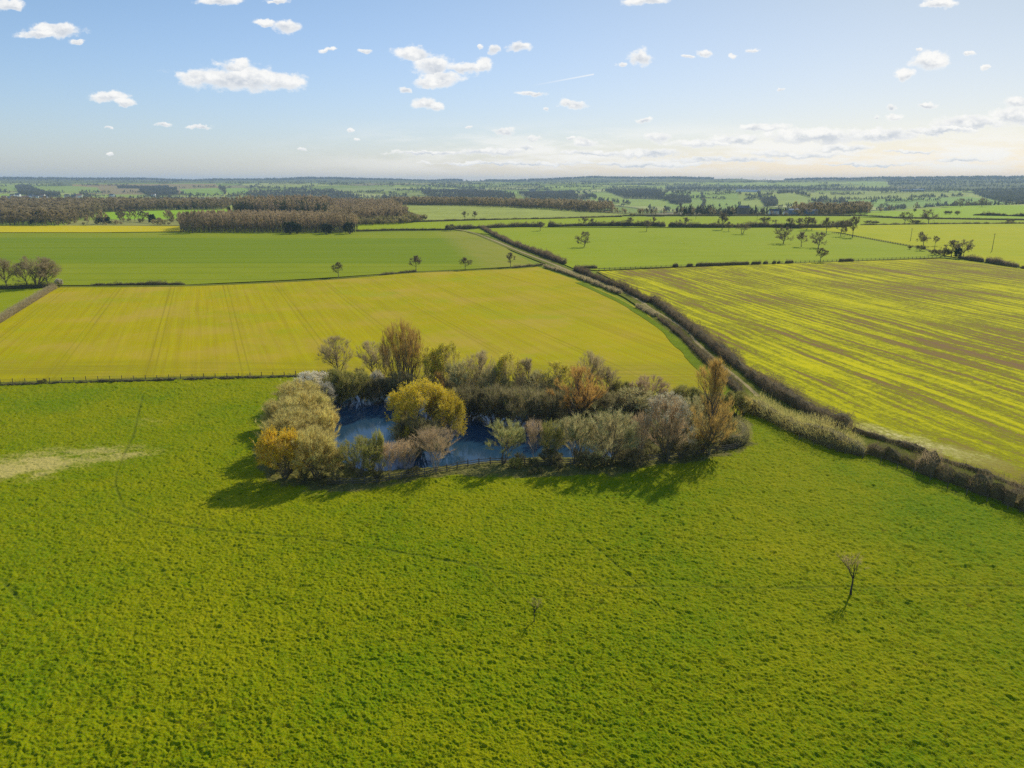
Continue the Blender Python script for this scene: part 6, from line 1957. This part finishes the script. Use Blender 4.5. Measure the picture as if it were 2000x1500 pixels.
# ------------------------------------------------------------------ the sward: tufts of grass over the near pasture
def tuft_proto(name, seed, nb, rad, hgt, wid, mat):
    r_ = np.random.default_rng(seed)
    a = r_.uniform(0, 6.28, nb)
    q_ = np.sqrt(r_.random(nb)) * rad
    base = np.stack([np.cos(a) * q_, np.sin(a) * q_, np.full(nb, -0.06)], 1)
    lean = np.stack([np.cos(a), np.sin(a), 0 * a], 1) * r_.uniform(0.0, 0.9, (nb, 1)) + r_.normal(size=(nb, 3)) * [0.5, 0.5, 0]
    tip = base + unit(lean + [0, 0, 1.0]) * (hgt * r_.uniform(0.5, 1.2, nb) * (1.15 - q_ / rad * 0.6))[:, None]
    tip[:, 2] += 0.05
    V_, F_ = slivers(base, tip, wid * r_.uniform(0.6, 1.4, nb), r_)
    return bpy.data.objects.new(name, mesh_np(name, V_, F_, [mat]))


M_BLADE, g = material('grass_blades')
geo = g.node('ShaderNodeNewGeometry')
oi = g.node('ShaderNodeObjectInfo')
co = geo.outputs['Position']
nb = g.noise(co, 0.035, 5, 0.6)
nm = g.noise(co, 0.35, 5, 0.65)
ff_ = g.math('MULTIPLY_ADD', nb, 0.85, g.math('MULTIPLY_ADD', nm, 0.45, g.math('MULTIPLY', oi.outputs['Random'], 0.85)))
c = g.ramp(g.map(ff_, 0.52, 1.55), [(0, (0.06, 0.135, 0.001)), (0.3, (0.13, 0.205, 0.001)), (0.55, (0.20, 0.245, 0.001)), (0.8, (0.29, 0.29, 0.004)), (1, (0.42, 0.36, 0.05))])
finish(g, c, 0.8, transl=0.35, spec=0.05)
TUFTS = [tuft_proto('short_tuft', 1, 46, 0.30, 0.13, 0.035, M_BLADE), tuft_proto('ragged_tuft', 2, 60, 0.26, 0.20, 0.035, M_BLADE), tuft_proto('tall_tuft', 3, 90, 0.30, 0.30, 0.035, M_BLADE)]
rng = np.random.default_rng(12)
NT = 34000
el2 = np.radians(rng.uniform(12.6, 47.0, NT))
r2 = CAM_H / np.tan(el2)
# equal numbers per square metre up to 110 m, thinning beyond
keep_ = rng.random(NT) < np.clip(np.where(r2 < 110, (r2 / 110) ** 1.0, 1.0), 0, 1)
a2 = rng.uniform(-0.735, 0.735, NT)
gx, gy = (r2 * np.sin(a2))[keep_], (r2 * np.cos(a2))[keep_]
k_ = inpoly(gx, gy, past) & (fbm(gx / 9, gy / 8, 3, 79) > rng.uniform(0.38, 0.62, len(gx)))
gx, gy = gx[k_], gy[k_]
incw = inpoly(gx, gy, cw) & (segdist(gx, gy, cw, True) > 1.5)
gx, gy = gx[~incw], gy[~incw]
trk2 = np.full(len(gx), 9.0)
for line in TRACKLINES:
    trk2 = np.minimum(trk2, segdist(gx, gy, line))
gx, gy = gx[trk2 > 0.3], gy[trk2 > 0.3]
dn = smooth(0.42, 0.66, fbm(gx / 16, gy / 13, 3, 79))
pk = np.where(rng.random(len(gx)) < 0.05 + 0.10 * dn, 2, np.where(rng.random(len(gx)) < 0.35, 1, 0))
zt = terrain(gx, gy) + 0.10
scatter('pasture_grass', 'scattered rank green grass tufts over the near pasture', np.column_stack([gx, gy, zt]), TUFTS, (0.5, 1.15), rng, pick=pk, cat='grass')

# ------------------------------------------------------------------ haze: one box of even air round the land
def haze_box():
    x0, x1, y0, y1, z0, z1 = -14000, 14000, -400, 14500, -75, 135
    v = [(x, y, z) for z in (z0, z1) for y in (y0, y1) for x in (x0, x1)]
    f = [(0, 2, 3, 1), (4, 5, 7, 6), (0, 1, 5, 4), (2, 6, 7, 3), (0, 4, 6, 2), (1, 3, 7, 5)]
    me = bpy.data.meshes.new('haze')
    me.from_pydata(v, [], f)
    m, g = material('haze_air')
    out = g.node('ShaderNodeOutputMaterial')
    p = g.node('ShaderNodeVolumePrincipled')
    p.inputs['Color'].default_value = (0.55, 0.74, 1.0, 1)
    p.inputs['Density'].default_value = HAZE
    p.inputs['Anisotropy'].default_value = 0.0
    g.l.new(p.outputs[0], out.inputs['Volume'])
    me.materials.append(m)
    tag(link('haze', me), kind='stuff')


HAZE = 6.6e-5
haze_box()
